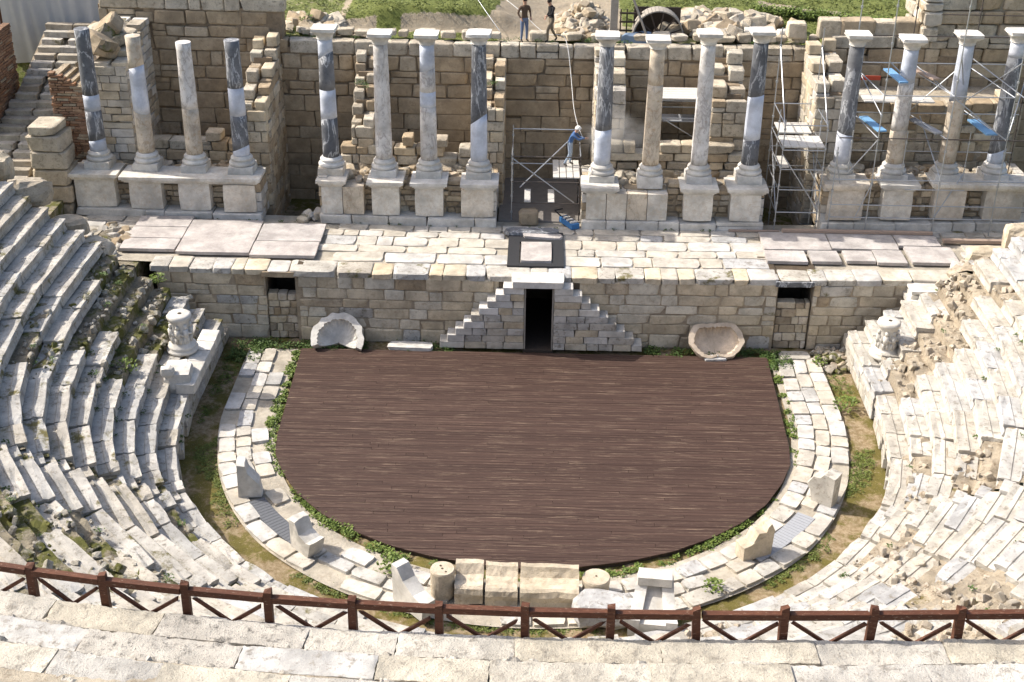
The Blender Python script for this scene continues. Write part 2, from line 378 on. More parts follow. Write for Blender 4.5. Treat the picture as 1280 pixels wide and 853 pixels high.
# ------------------------------------------------------------------ ground of the orchestra, hillside
def grid_obj(name, x0, x1, y0, y1, dx, zf, mat, kind='structure', attr=None):
    nx = int((x1-x0)/dx); ny = int((y1-y0)/dx)
    v = [(x0+i*dx, y0+j*dx, 0) for j in range(ny+1) for i in range(nx+1)]
    v = [(x, y, zf(x, y)) for x, y, _ in v]
    f = [(j*(nx+1)+i, j*(nx+1)+i+1, (j+1)*(nx+1)+i+1, (j+1)*(nx+1)+i) for j in range(ny) for i in range(nx)]
    me = mk(name, v, f, True)
    if attr:
        at = me.attributes.new('earth', 'FLOAT', 'POINT'); at.data.foreach_set('value', [attr(p[0], p[1]) for p in v])
    o = link(name, me, mat); o['kind'] = kind; return o
fbm = lambda x, y, s, o=4: noise.fractal(Vector((x*s, y*s, 3.3)), .9, 2.1, o)
grid_obj('orchestra_floor', -13, 13, -13, 5, .14, lambda x, y: -.17 + .05*fbm(x, y, .9) + (.03*fbm(x, y, 4)), M_ground)
mb = MB(); mb.box((0, 100, -1.5), (2400, 2400, .2)); mb.build('ground', M_hill)['kind'] = 'structure'

mb = MB(); mb.box((1, 12.5, -.2), (60, 7.0, 3.2)); mb.build('backstage_ground', M_core_l)['kind'] = 'structure'

# ------------------------------------------------------------------ timber deck
OUT_R = [(8.2, 3.89), (8.1, .5), (8.02, -1.9), (7.9, -2.9), (7.5, -3.9), (6.85, -5.05), (6.0, -6.0), (5.05, -6.75), (3.95, -7.4), (2.65, -7.9), (1.05, -8.25), (0, -8.34)]
def deck_w(y):
    for (xa, ya), (xb, yb) in zip(OUT_R, OUT_R[1:]):
        if yb <= y <= ya:
            t = (y-ya)/(yb-ya); return xa+(xb-xa)*t
    return 0
deck = thing('timber_deck', 'large brown plank stage deck filling the orchestra, rounded toward the seats', 'deck', (0, -2, 0))
y = 3.885; pw = .141; deckp = []
while y > -8.33:
    y0 = y; y1 = y-pw+.008
    wa, wb = deck_w(y0), deck_w(max(y1, -8.335))
    n = 3 if wa > 4 else (2 if wa > 2.5 else 1)
    cuts = sorted(RND.uniform(-.85, .85)*wb for _ in range(n-1))
    ok = [-1] + cuts + [1]
    for i in range(n):
        xa0, xb0 = (-wa, -wb) if i == 0 else (cuts[i-1]+.006,)*2
        xa1, xb1 = (wa, wb) if i == n-1 else (cuts[i]-.006,)*2
        dz = RND.uniform(-.004, .003); yb_ = max(y1, -8.335)
        v = [(xa0, y0, dz), (xa1, y0, dz), (xb1, yb_, dz), (xb0, yb_, dz)]
        v += [(p[0], p[1], -.035) for p in v]
        me = mk('plank', [(p[0], p[1]+2, p[2]) for p in v], [(0, 3, 2, 1), (4, 5, 6, 7), (0, 1, 5, 4), (1, 2, 6, 5), (2, 3, 7, 6), (3, 0, 4, 7)])
        deckp.append(me)
    y -= pw
deckp.sort(key=lambda m: -(max(v.co.x for v in m.vertices)-min(v.co.x for v in m.vertices)))
for me in deckp[:298]: link('plank', me, M_deck, deck, (0, 0, 0), local=True)
ol = OUT_R + [(-x, y) for x, y in OUT_R[::-1][1:]]
mb = MB(); n = len(ol)
v = [(x*.995, y*.995, -.036) for x, y in ol] + [(x*.995, y*.995, -.17) for x, y in ol]
mb.add(v, [(i, i+n, (i+1) % n+n, (i+1) % n) for i in range(n)] + [tuple(range(n))[::-1]])
mb.build('skirt_board', M_wooddk, deck, loc=(0, 0, 0))

# ------------------------------------------------------------------ ring pavement round the deck
ring = thing('orchestra_pavement', 'curved pavement ring of pale slabs between brown deck and grassy ditch', 'pavement', (0, 0, -.1)); ring['kind'] = 'structure'
del ring['category']
items = []
def ring_pt(r, s):
    """s: path coordinate; s in [0,4] straight on the right, then the half circle, then straight on the left"""
    if s < 4: return Vector((r-.05*(4-s)*0, 4-s)), -pi/2
    a = (s-4)/9.5
    if a < pi: return Vector((r*cos(-a), r*sin(-a)*1.02)), -pi/2 - a
    s2 = (a-pi)*9.5
    return Vector((-r, s2)), -3*pi/2
TOT = 4 + pi*9.5 + 4
WALKS = []
for bi, (ra, rb) in enumerate(((8.5, 9.02), (9.04, 9.5), (9.52, 10.05))):
    s = RND.uniform(0, .3)
    while s < TOT:
        l = RND.uniform(.55, 1.15); sm = s+l/2; s += l
        if sm > TOT: break
        p, ang = ring_pt((ra+rb)/2, sm); a = (sm-4)/9.5
        rsc = 1.04 if 0 < a < pi else 1.0
        rad = p.length
        if 0.25 < a < pi-.25: p *= 1 + .035*min(1, (a-.25)*2, (pi-.25-a)*2)
        if bi == 1 and (.62 < a < .86 or pi-.86 < a < pi-.60): continue
        if bi == 0 and RND.random() < .3 and a > 1.9: continue
        if 1.3 < a < 1.82 and bi > 0 and RND.random() < .5: continue
        if RND.random() < .04: continue
        mt = M_pave if RND.random() < .75 else M_seat_r
        sc0 = l*(1 + .06*(bi-1))
        items.append((var(SLAB, mt), (p.x, p.y, -.085+RND.uniform(-.012, .02)), (RND.uniform(-.02, .02), RND.uniform(-.02, .02), ang+RND.uniform(-.05, .05)), (sc0*.97, (rb-ra)*RND.uniform(.93, 1.05), .12)))
stones(ring, items, 'slab')
# bed under the slabs
mb = MB(); v = []; f = []; N = 90
for i in range(N+1):
    s = TOT*i/N
    for r in (8.3, 10.08):
        p, _ = ring_pt(r, s); a = (s-4)/9.5
        if .25 < a < pi-.25: p *= 1 + .035*min(1, (a-.25)*2, (pi-.25-a)*2)
        v.append((p.x, p.y, -.105))
for i in range(N): f.append((2*i, 2*i+1, 2*i+3, 2*i+2))
mb.add(v, f); mb.build('paving_bed', M_pavebed, ring)
# two slatted walkways lying in the ring
def walkway(a0, a1, mat, label):
    t = thing('slatted_walkway', label, 'walkway', (0, 0, -.05), group='slatted walkways in the ring pavement')
    n = 22
    for i in range(n):
        aa = a0+(a1-a0)*i/n; ab = a0+(a1-a0)*(i+.9)/n
        m_ = 1.035
        v = [(r*m_*cos(-q), r*m_*sin(-q)*1.02, z) for z in (.03, -.02) for q, r in ((aa, 9.02), (aa, 9.53), (ab, 9.53), (ab, 9.02))]
        link('slat', mk('slat', v, [(0, 1, 2, 3), (7, 6, 5, 4), (0, 4, 5, 1), (1, 5, 6, 2), (2, 6, 7, 3), (3, 7, 4, 0)]), mat, t, (0, 0, 0), local=True)
walkway(.60, .88, M_walk, 'light grey slatted walkway panel between two standing stones right of deck')
walkway(pi-.88, pi-.58, M_walkd, 'dark grey slatted walkway panel between two standing stones left of deck')

# ------------------------------------------------------------------ cavea (seating)
R0 = 10.95; Z0 = 1.0; TR = .56
def kslope(dth):
    pts = [(0, .66), (30, .57), (60, .70), (90, .72), (400, .72)]
    for (a, ka), (b, kb) in zip(pts, pts[1:]):
        if a <= dth <= b: return ka+(kb-ka)*(dth-a)/(b-a)
    return .72
def yend(r): return 4.25 + .12*max(0, r-15)
def z0f(th):
    q = max(0, min(1, (abs(th-270)-38)/38)); q = q*q*(3-2*q); return .36+.64*q
def zrow(i, th): return z0f(th) + i*TR*kslope(abs(th-270))
def cpt(r, th, sy=None):
    """point of the cavea; th in degrees 180..360, sy: offset along the straight ends"""
    if sy is not None: return Vector(((-r if th < 270 else r), sy))
    q = max(0, min(1, (84-abs(th-270))/26)); r += .55*q*q*(3-2*q)
    return Vector((r*cos(radians(th)), r*sin(radians(th))))
def seat_mesh(seed):
    r = random.Random(seed); nx = 3
    prof = [(0.02, -1), (0.10, -.62), (0.09, -.40), (0.0, -.2), (0.0, -.03), (0.03, 0), (.30, .0), (.56, -.005), (.60, -.075), (1.12, -.085), (1.12, -1)]
    v = []; f = []; m = len(prof)
    ca, cb = r.random() < .5, r.random() < .5
    for i in range(nx+1):
        x = i/nx-.5
        for j, (y, z) in enumerate(prof):
            yy = y + r.uniform(-.012, .012); zz = z + r.uniform(-.012, .012)
            xx = x + r.uniform(-.012, .012)
            if 3 <= j <= 6:
                if r.random() < .2: yy += r.uniform(.02, .07); zz -= r.uniform(.02, .1)
                if (i == 0 and ca) or (i == nx and cb): yy += .05; zz -= .06; xx *= .96
            v.append((xx, yy, zz))
    for i in range(nx):
        for j in range(m-1): f.append((i*m+j, i*m+j+1, (i+1)*m+j+1, (i+1)*m+j)[::-1])
    f.append(tuple(range(m))); f.append(tuple(range(nx*m, nx*m+m))[::-1])
    me = mk('seat_block', v, f)
    return me
SEATS = [seat_mesh(i) for i in range(12)]
wedges = [(180, 211, 'left end', 'l'), (213, 235, 'lower left', 'l'), (237, 257, 'left of centre', 'm'), (259, 281, 'centre', 'm'), (283, 303, 'right of centre', 'r'), (305, 327, 'lower right', 'r'), (329, 360, 'right end', 'r')]
WLAB = {'left end': 'shadowed bank of stone seats left of deck, ending at the stage',
        'lower left': 'mossy broken bank of stone seats at lower left, next below the stage-side bank',
        'left of centre': 'bank of pale stone seats behind the fence, left of the front row thrones',
        'centre': 'narrow bank of stone seats directly behind the front row thrones',
        'right of centre': 'bank of pale stone seats behind the fence, right of the front row thrones',
        'lower right': 'bleached bank of stone seats with crumbling rubble at lower right',
        'right end': 'sunlit bank of stone seats right of deck, ending at the stage'}
NROW = 20
def dmg(p, side):
    n = noise.noise(Vector((p.x*.33, p.y*.33, 1.7))) + .5*noise.noise(Vector((p.x*1.1, p.y*1.1, 8.1)))
    thr = {'l': .05, 'm': .26, 'r': .07}[side]
    return n - thr
def front_lim(x): return -17.55 + (.006*x*x if x < 0 else .002*x*x)
rubble_pts = {'l': [], 'm': [], 'r': []}
for (t0, t1, nm, side) in wedges:
    wt = thing('seating_bank', WLAB[nm], 'stone seating', (cos(radians((t0+t1)/2))*12, sin(radians((t0+t1)/2))*12, 0), group='banks of stone theatre seats')
    items = []
    for i in range(NROW):
        r = R0 + i*TR
        segs = [('arc', 0, radians(t1-t0)*r)]
        if t0 == 180 or t1 == 360: segs.append(('str', 0, yend(r)))
        for kind, s0, s1 in segs:
            s = s0 - RND.uniform(0, .3)
            while s < s1-.1:
                l = RND.uniform(.9, 2.6) if r > 12.5 else RND.uniform(.7, 1.6); a = max(s, s0); b = min(s+l, s1); s += l
                if b-a < .25: continue
                sm = (a+b)/2
                if kind == 'arc':
                    th = t0+math.degrees(sm/r); p = cpt(r, th)
                    ta, tb = max(180, th-1.5), min(360, th+1.5)     # follow the row's own line and fall
                    pa, pb = cpt(r, ta), cpt(r, tb); tv = pa-pb
                    rz = atan2(tv.y, tv.x); ry = -atan2(zrow(i, ta)-zrow(i, tb), tv.length)
                else:
                    th = t0 if t0 == 180 else 360; p = cpt(r, th, sm); rz = radians(th)-pi/2; ry = 0
                z = zrow(i, th)
                if p.y < front_lim(p.x): continue
                if not in_view((p.x, p.y, z), 60): continue
                d = dmg(p, side)
                if kind == 'str': d -= .05 if side == 'l' else .2
                if side == 'l' and 186 < th < 212 and i > 3: d -= .06
                if d > 0 and i > 0:
                    rubble_pts[side].append((p.copy(), th, z, b-a))
                    if RND.random() < .75: continue
                mt = M_seat_l if side == 'l' else (M_seat_r if side == 'r' else (M_seat_l if RND.random() < .35 else M_seat_r))
                settle = RND.uniform(-.02, .008) - (RND.uniform(0, .09) if d > -.06 else 0)
                items.append((var(SEATS, mt), (p.x, p.y, z+settle), (RND.gauss(0, .012), ry+RND.gauss(0, .008), rz+RND.gauss(0, .005)), ((b-a)*(1.04 if kind == 'arc' else 1)-.012, TR*RND.uniform(.97, 1.03), .40)))
    stones(wt, items, 'seat_block')
    # stepped rubble core below the blocks
    mb = MB(); fs = []; vs = []
    path = []
    if t1 == 360:
        pass
    st = .16
    def core_pt(r, q):
        # q: (th, sy)
        return cpt(r, q[0], q[1])
    qs = []
    da = .9
    th = t0-1.0
    while th <= t1+1.001: qs.append((max(180, min(360, th)), None)); th += da
    if t0 == 180: qs = [(180, yy) for yy in [5.0-.16*k for k in range(32) if 5.0-.16*k > 0]] + [q for q in qs if q[0] >= 180]
    if t1 == 360: qs = [q for q in qs if q[0] <= 360] + [(360, yy) for yy in [.16*k for k in range(1, 32)]]
    rs = []
    for i in range(NROW):
        r = R0+i*TR
        rs += [(r+.09, i, -.62), (r+.13, i, -.15), (r+.35, i, -.13), (r+TR+.02, i, -.15)]
    nr = len(rs); cols = []
    for q in qs:
        for r, i, dz in rs:
            p = core_pt(r, q); th_ = q[0]
            z = zrow(i, th_) + (dz if dz > -.5 else -.15-TR*kslope(abs(th_-270)))
            nz = noise.fractal(Vector((p.x*2.3, p.y*2.3, z*2)), .8, 2.2, 4)
            if q[1] is not None and q[1] > yend(r): p.y = yend(r)
            vs.append((p.x+.05*nz, p.y, z + (.10*nz if i > 0 or dz > -.5 else 0)))
    for a in range(len(qs)-1):
        for b in range(nr-1):
            i0 = a*nr+b
            c = vs[i0]
            if c[1] < front_lim(c[0])-.7: continue
            fs.append((i0, i0+1, i0+nr+1, i0+nr))
    # end faces towards the stage
    if t0 == 180 or t1 == 360:
        a = 0 if t0 == 180 else len(qs)-1
        base = len(vs)
        for b in range(nr):
            c = vs[a*nr+b]; vs.append((c[0], c[1], -.2))
        for b in range(nr-1): fs.append((a*nr+b, base+b, base+b+1, a*nr+b+1))
    me = mk('rubble_core', [(x-wt.location.x, y-wt.location.y, z) for x, y, z in vs], fs)
    bm_ = bmesh.new(); bm_.from_mesh(me); bmesh.ops.recalc_face_normals(bm_, faces=bm_.faces); bm_.to_mesh(me); bm_.free()
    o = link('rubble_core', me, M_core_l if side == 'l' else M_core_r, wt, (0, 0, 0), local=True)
    # loose rubble lying where blocks are missing
    mb = MB()
    base_m = RGH + BLD
    pts = rubble_pts[side]
    mine = [t for t in pts if t0-2 <= t[1] <= t1+2]
    for (p, th_, z, l) in mine:
        for _ in range(int(7*l)+2):
            rr = RND.uniform(0, TR); ss = RND.uniform(-l/2, l/2); ar = radians(th_)
            c = Vector((p.x+rr*cos(ar)-ss*sin(ar), p.y+rr*sin(ar)+ss*cos(ar), z-.13+RND.uniform(-.02, .05)))
            sz = .04+.2*RND.random()**2.2
            me2 = RND.choice(RGH[:6])
            mm = Matrix.LocRotScale(c-Vector((wt.location.x, wt.location.y, 0)), Euler((RND.uniform(0, 6), RND.uniform(0, 6), RND.uniform(0, 6))), Vector((sz*1.3, sz, sz*.8)))
            mb.add([mm @ v.co for v in me2.vertices], [tuple(q.vertices) for q in me2.polygons])
    if mb.v:
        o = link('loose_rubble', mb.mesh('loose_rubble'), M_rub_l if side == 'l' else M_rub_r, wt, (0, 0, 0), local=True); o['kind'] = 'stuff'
# radial stairways
for k, (th, lab) in enumerate(((212, 'leftmost radial stair of small blocks, cutting the shaded left seats'), (236, 'radial stair of small blocks in lower left seats'), (258, 'short radial stair left of the front row thrones'),
                (282, 'short radial stair right of the front row thrones'), (304, 'radial stair of small blocks in lower right seats'), (328, 'rightmost radial stair of small blocks in the sunlit seats'))):
    t = thing('stairway', lab, 'stairs', (cos(radians(th))*R0, sin(radians(th))*R0, 0), group='radial stairways between the seating banks')
    items = []
    for i in range(NROW*2):
        r = R0+i*TR/2; p = cpt(r+.14, th); z = zrow(0, th)+(i-1)*TR/2*kslope(abs(th-270))+.02
        if p.y < front_lim(p.x) or not in_view((p.x, p.y, z), 40) or RND.random() < .12: continue
        wd = 2*pi*r*2.0/360
        items.append((var(ASH, M_seat_l if th < 240 else M_seat_r), (p.x, p.y, z-.12), (RND.gauss(0, .03), RND.gauss(0, .03), radians(th)-pi/2+RND.gauss(0, .04)), (max(.5, wd)*1.1, TR*.55, .26)))
    stones(t, items, 'step')
# inner retaining wall under the first row
pw_ = thing('retaining_wall', 'low curved retaining wall of cut blocks edging the grassy ditch under the seats', 'wall', (0, -R0, 0))
items = []
for crs in range(2):
    s = 0
    for side, th0 in ((0, None), (1, None), (2, None)):
        if side == 1:
            L = pi*R0; s = RND.uniform(-.4, 0)
            while s < L:
                l = RND.uniform(.6, 1.3); sm = s+l/2; s += l
                th = 180+math.degrees(sm/R0)
                if th > 360: break
                p = cpt(R0+.22, th)
                if -.1+.37*crs+.3 > z0f(th): continue
                items.append((var(ASH, M_seat_r if th > 250 else M_seat_l), (p.x, p.y, -.1+.37*crs+.18), (0, 0, radians(th)-pi/2), (l-.02, .4, .36)))
        else:
            s = 0
            while s < 4.1:
                l = RND.uniform(.6, 1.2); sm = s+l/2; s += l
                items.append((var(ASH, M_seat_r if side else M_seat_l), ((R0+.22)*(1 if side else -1), sm, -.1+.37*crs+.18), (0, 0, pi/2), (l-.02, .4, .36)))
stones(pw_, items, 'stone')

# ------------------------------------------------------------------ near rows, walkway and fence
def fence_y(x): return -18.1 + (.0095*x*x if x < 0 else .0035*x*x)
mb = MB(); v = []; f = []
xs = [-16+.5*i for i in range(65)]
for x in xs:
    for dy in (2.2, -.9): v.append((x, fence_y(x)+dy if dy < 0 else fence_y(x)+.5, 5.3))
for i in range(len(xs)-1): f.append((2*i, 2*i+1, 2*i+3, 2*i+2))
mb.add(v, f); mb.build('walkway_floor', M_core_r)['kind'] = 'structure'
def fine_block(seed, lx, ly, lz, amp):
    nx, ny = max(5, int(lx/.06)), max(5, int(ly/.06)); vs, fs = boxgrid(nx, ny, 4)
    out = []
    for v in vs:
        p = Vector((v[0]*lx, v[1]*ly, v[2]*lz)); ext = sum(abs(abs(c)-.5) < 1e-6 for c in v)
        nz = noise.fractal(p*2.4+Vector((seed*7.1, seed, 0)), .8, 2.1, 5)
        n2 = noise.fractal(p*7+Vector((seed, 0, 4)), .8, 2.1, 3)
        if ext >= 2:
            k = .002+max(0, n2)*(.035 if amp < .03 else .10); p -= Vector([math.copysign(min(k, .09), c) if abs(abs(c)-.5) < 1e-6 else 0 for c in v])
        n3 = noise.fractal(p*17+Vector((seed, 9, 4)), .7, 2.0, 2)
        p += Vector((n2*.3, n2*.3, nz*1.2 + .5*n2 + .35*n3))*amp
        out.append(tuple(p))
    me = mk('block', out, fs, True); me.set_sharp_from_angle(angle=radians(38)); return me
near = thing('near_seating', 'big bleached foreground seat slabs at bottom, nearer than the timber fence', 'stone seating', (0, -19, 5.8))
near_pieces = [(0, .62, 6.14, -.42, .42, M_fg, .012), (0, .46, 6.12, -.94, .5, M_fgr, .10), (1, .60, 6.48, -1.42, .5, M_fg, .012), (1, .5, 6.46, -1.95, .6, M_fgr, .11), (2, .60, 6.84, -2.45, .5, M_fg, .012), (2, .6, 6.80, -3.0, .5, M_fgr, .10)]
sd = 0
for row, depth, ztop, off, hh, mt, amp in near_pieces:
    x = -11.5 - RND.uniform(0, 1)
    while x < 11.5:
        l = RND.uniform(1.4, 2.9) if mt is M_fg else RND.uniform(1.0, 2.4)
        xm = x+l/2; x += l; sd += 1
        tilt = RND.gauss(0, .012)
        use = mt if not (mt is M_fg and RND.random() < .22) else (M_seat_r if RND.random() < .5 else M_fgr)
        ang = math.atan((fence_y(xm+.3)-fence_y(xm-.3))/.6)
        me = fine_block(sd, l+.004, depth+.02, hh, amp if use is not M_fg else .018)
        link('block', me, use, near, (xm, fence_y(xm)+off+RND.uniform(-.015, .015), ztop-hh/2+RND.uniform(-.015, .015)), (RND.gauss(0, .012), tilt, ang))
mb = MB(); v = []; f = []
for x in xs:
    for off, z in ((-.1, 5.25), (-.12, 5.95), (-1.05, 5.95), (-1.1, 6.35), (-2.0, 6.35), (-2.05, 6.75), (-4, 7.0)): v.append((x, fence_y(x)+off+.02*noise.noise(Vector((x*3, off*3, 0))), z+.05*noise.noise(Vector((x*4, off*5, 2)))))
for i in range(len(xs)-1):
    for j in range(6): f.append((7*i+j, 7*i+j+1, 7*i+8+j, 7*i+7+j))
mb.add(v, f); mb.build('rubble_core', M_core_r, near)
# the hill carrying the near rows, under and behind the camera
mb = MB(); mb.box((0, -32, 3), (60, 22, 7.6)); mb.build('seating_hill', M_hill)['kind'] = 'structure'

PX = [-9.49, -8.04, -6.44, -4.87, -3.3, -1.7, -.12, 1.44, 3.02, 4.61, 6.22, 7.84, 9.45]
PX = [x*.99 for x in PX]; PX = [PX[0]-1.55] + PX + [PX[-1]+1.55]
fe = thing('timber_fence', 'reddish brown timber railing with crossed braces running across the foreground', 'fence', (0, -18.1, 5.3))
for i, x in enumerate(PX):
    zt = 6.86 + RND.uniform(-.03, .03)
    me = rough_mesh('post', 300+i, (1, 1, 5), .04, .004, 0)
    yy = fence_y(x); 
    link('post', me, M_fence, fe, (x, yy, (zt+5.3)/2), (RND.gauss(0, .012), RND.gauss(0, .02), RND.gauss(0, .06)), (.155, .155, zt-5.3))
for a, b in zip(PX, PX[1:]):
    pa = Vector((a, fence_y(a), 0)); pb = Vector((b, fence_y(b), 0)); d = pb-pa; L = d.length; rz = atan2(d.y, d.x); mid = (pa+pb)/2
    link('rail', rough_mesh('rail', int(a*10)+500, (6, 1, 1), .012, .003, 0), M_fence, fe, (mid.x, mid.y, 6.62+RND.uniform(-.008, .008)), (0, RND.gauss(0, .004), rz), (L-.10, .13, .13))
    for s_ in (1, -1):
        h = 1.12; ln = hypot(L-.1, h)
        link('brace', rough_mesh('brace', int(a*10)+600+s_, (4, 1, 1), .05, .003, 0), M_fence, fe, (mid.x, mid.y+.035*s_, 6.52-h/2), (0, s_*math.atan2(h, L-.1), rz), (ln, .055, .07))

# ------------------------------------------------------------------ stage front wall (pulpitum)
YW = 4.65
pul = thing('stage_front_wall', 'long low masonry wall of the stage behind the brown deck', 'wall', (0, YW, 0))
holes = [(3.9, 5.05, -1, 2.36), (21.9, 23.15, -1, 2.42), (13.0, 14.3, -1, 2.6)]   # along x from -13.4
def pm(u, z, r): return M_pulp if r.random() < .9 else (M_seat_l if r.random() < .5 else M_back)
its = masonry((-13.4, YW), (15.2, YW), -.15, 2.36, .5, .82, lambda c, r: r.choice((.26, .34, .40, .48, .55)), pm, WAL, .014, holes, bendy=True, jit=.012)
stones(pul, its, 'stone', 285)
its = masonry((-13.6, YW-.04), (15.3, YW-.04), 2.365, 2.6, .98, .8, lambda c, r: .245, lambda u, z, r: r.choice((M_pave, M_seat_r, M_pulp, M_seat_l)), WAL, .01, (), bendy=True, jit=.012)
stones(pul, its, 'coping_stone')
mb = MB()
def wallbox(mb, x0, x1, y0, y1, z0, z1, n=1):
    for i in range(n):
        a = x0+(x1-x0)*i/n; b = x0+(x1-x0)*(i+1)/n; m = (a+b)/2
        mb.box((m, (y0+y1)/2+bend(m), (z0+z1)/2), (b-a, y1-y0, z1-z0))
wallbox(mb, -13.4, -9.52, YW+.055, YW+.5, -.2, 2.36, 4); wallbox(mb, -8.45, -.5, YW+.055, YW+.5, -.2, 2.36, 8)
wallbox(mb, .85, 8.5, YW+.055, YW+.5, -.2, 2.36, 8); wallbox(mb, 9.75, 15.2, YW+.055, YW+.5, -.2, 2.36, 5)
mb.build('mortar', M_mortar, pul)
for x0, x1, lab, ztop, arch in ((-9.5, -8.42, 'L', 1.62, 0), (8.5, 9.72, 'R', 1.75, 1)):
    m = (x0+x1)/2; Y = YW+bend(m)
    t = thing('blocked_window', 'dark square opening over rubble infill, %s end of the stage wall' % ('left' if lab == 'L' else 'right'), 'window opening', (m, Y, 0), group='openings in the stage wall')
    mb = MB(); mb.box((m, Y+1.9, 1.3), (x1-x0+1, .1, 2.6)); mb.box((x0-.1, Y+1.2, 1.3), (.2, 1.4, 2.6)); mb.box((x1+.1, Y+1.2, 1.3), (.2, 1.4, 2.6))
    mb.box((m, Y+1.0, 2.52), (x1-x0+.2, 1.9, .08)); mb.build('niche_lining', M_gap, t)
    its = masonry((x0+.02, Y+.09), (x1-.02, Y+.09), -.15, ztop, .4, .42, .3, lambda u, z, r: r.choice((M_pulp, M_cY, M_mortar, M_back)), WAL, .015, jit=.03)
    mb = MB(); mb.box((m, Y+.34, ztop/2-.15), (x1-x0, .3, ztop)); mb.build('infill_mortar', M_mortar, t)
    stones(t, its, 'stone')
    link('lintel', rough_mesh('lintel', int(x0)+40, (5, 1, 1), .05, .01, .03), M_back if lab == 'L' else M_cD, t, (m, Y+.22, 2.44), (0, 0, 0), (x1-x0+.35, .6, .2))
mb = MB()
# small console bracket on the wall at right
t = thing('stone_bracket', 'pale moulded cornice block jutting from the right end of the stage wall', 'stone block', (13.55, YW+.1, 2.2))
for i, (w_, d_, z0, z1) in enumerate(((1.15, .75, .22, .30), (1.05, .65, .12, .22), (1.1, .7, -.02, .12), (1.3, .85, -.2, -.02))): mb.box((13.55, YW+.35-d_/2, 2.2+(z0+z1)/2), (w_, d_, z1-z0))
mb.build('bracket', M_white, t)

# central double stair with doorway
st = thing('central_stair', 'double stepped stone stair over a dark doorway in the middle of stage wall', 'stairs', (.1, 4.1, 0))
NS = 9; H_ = 2.42/NS; DL, DR = -.37, .66; items = []
for i in range(NS):
    z = i*H_; xl = -3.35 + i*(2.52/NS); xr = 3.82 - i*(2.8/NS)
    for (a, b, sgn) in ((xl, DL, 1), (DR, xr, -1)):
        e = a if sgn == 1 else b
        cuts = [a]; 
        x = a
        while x < b-.05:
            l = RND.uniform(.4, .95); x = min(x+l, b)
            if b-x < .3: x = b
            cuts.append(x)
        for c0, c1 in zip(cuts, cuts[1:]):
            mt = RND.choice((M_pulp, M_seat_l, M_seat_l, M_pave))
            edge = (c0 == a and sgn == 1) or (c1 == b and sgn == -1)
            if edge: mt = M_white if RND.random() < .5 else M_seat_r
            items.append((var(ASH, mt), ((c0+c1)/2, 4.1+.29+RND.uniform(-.012, .012), z+H_/2), (0, 0, 0), (c1-c0-.012, .56, H_-.01)))
stones(st, items, 'stone')
link('landing_slab', rough_mesh('landing_slab', 61, (6, 3, 1), .02, .004, .02), M_white, st, (.09, 4.45, 2.555), (0, 0, 0), (1.86, .86, .24))
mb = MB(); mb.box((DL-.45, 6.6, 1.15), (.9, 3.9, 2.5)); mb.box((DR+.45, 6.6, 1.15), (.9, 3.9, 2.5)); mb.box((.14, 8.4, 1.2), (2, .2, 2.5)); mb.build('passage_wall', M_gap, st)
mb = MB(); mb.box((.14, 6.3, -.06), (1.06, 4.4, .1)); mb.build('passage_floor', M_wooddk, st)
mb = MB(); mb.box((DL+.03, 4.3, 1.21), (.05, .3, 2.42)); mb.box((DR-.03, 4.3, 1.21), (.05, .3, 2.42)); mb.build('door_jamb', M_woodgrey, st)

# ------------------------------------------------------------------ stage floor
sf = thing('stage_floor', 'pale paved stage floor above the masonry wall', None, (0, 6.9, 2.5)); sf['kind'] = 'structure'
ZS = 2.60
mb = MB(); v = []; f = []
N = 34
for i in range(N+1):
    x = -17.5+35*i/N
    for yy in (5.1, 9.7): v.append((x, yy+bend(x), ZS-.06))
holed = []
for i in range(N):
    f.append((2*i, 2*i+2, 2*i+3, 2*i+1))
mb.add(v, f); mb.build('paving_bed', M_pavebed, sf)
items = []
y = 5.62
while y < 9.0:
    h = RND.uniform(.5, .85); 
    if y+h > 9.15: h = 9.15-y
    x = -17.2
    while x < 17.4:
        l = RND.uniform(.55, 1.9); xm = x+l/2; x += l
        ym = y+h/2
        if (-15.2 < xm < -7.8 and ym < 8.8) or (8.2 < xm < 15.3 and 5.6 < ym < 8.7): continue
        if -1.05 < xm < 1.05 and 5.4 < ym < 8.75: continue
        if not in_view((xm, ym, ZS), 20): continue
        mt = M_pave if RND.random() < .8 else M_seat_r
        items.append((var(SLAB, mt), (xm, ym+bend(xm), ZS-.042+RND.uniform(-.006, .006)), (RND.gauss(0, .004), RND.gauss(0, .004), RND.gauss(0, .03)), (l-.005, h-.005, .07)))
    y += h
stones(sf, items, 'slab', 295)
# granite slabs
def granite(x0, x1, y0, y1, z=2.665, rz=0, mt=M_granite, m=None):
    xm = (x0+x1)/2; ym = (y0+y1)/2
    link('granite_slab', rough_mesh('granite_slab', RND.randint(0, 9999), (6, 3, 1), .006, .003, .008), mt, gp, (xm, ym+bend(xm), z), (RND.gauss(0, .004), RND.gauss(0, .004), rz), (x1-x0-.03, y1-y0-.03, .12))
gp = thing('granite_paving', 'pinkish granite slabs laid on the left end of the stage', 'paving slabs', (-11.5, 7.2, 2.6), group='granite slab fields on the stage')
xs_ = [-15.0, -12.95, -10.25, -7.85]
for c, ysplit in ((0, (5.75, 6.75, 7.8, 8.85)), (1, (5.65, 8.7)), (2, (5.6, 6.9, 8.55))):
    for a, b in zip(ysplit, ysplit[1:]): granite(xs_[c], xs_[c+1], a, b, rz=.01)
gp = thing('granite_paving', 'cracked pinkish granite slabs laid on the right end of the stage', 'paving slabs', (11.7, 7.2, 2.6), group='granite slab fields on the stage')
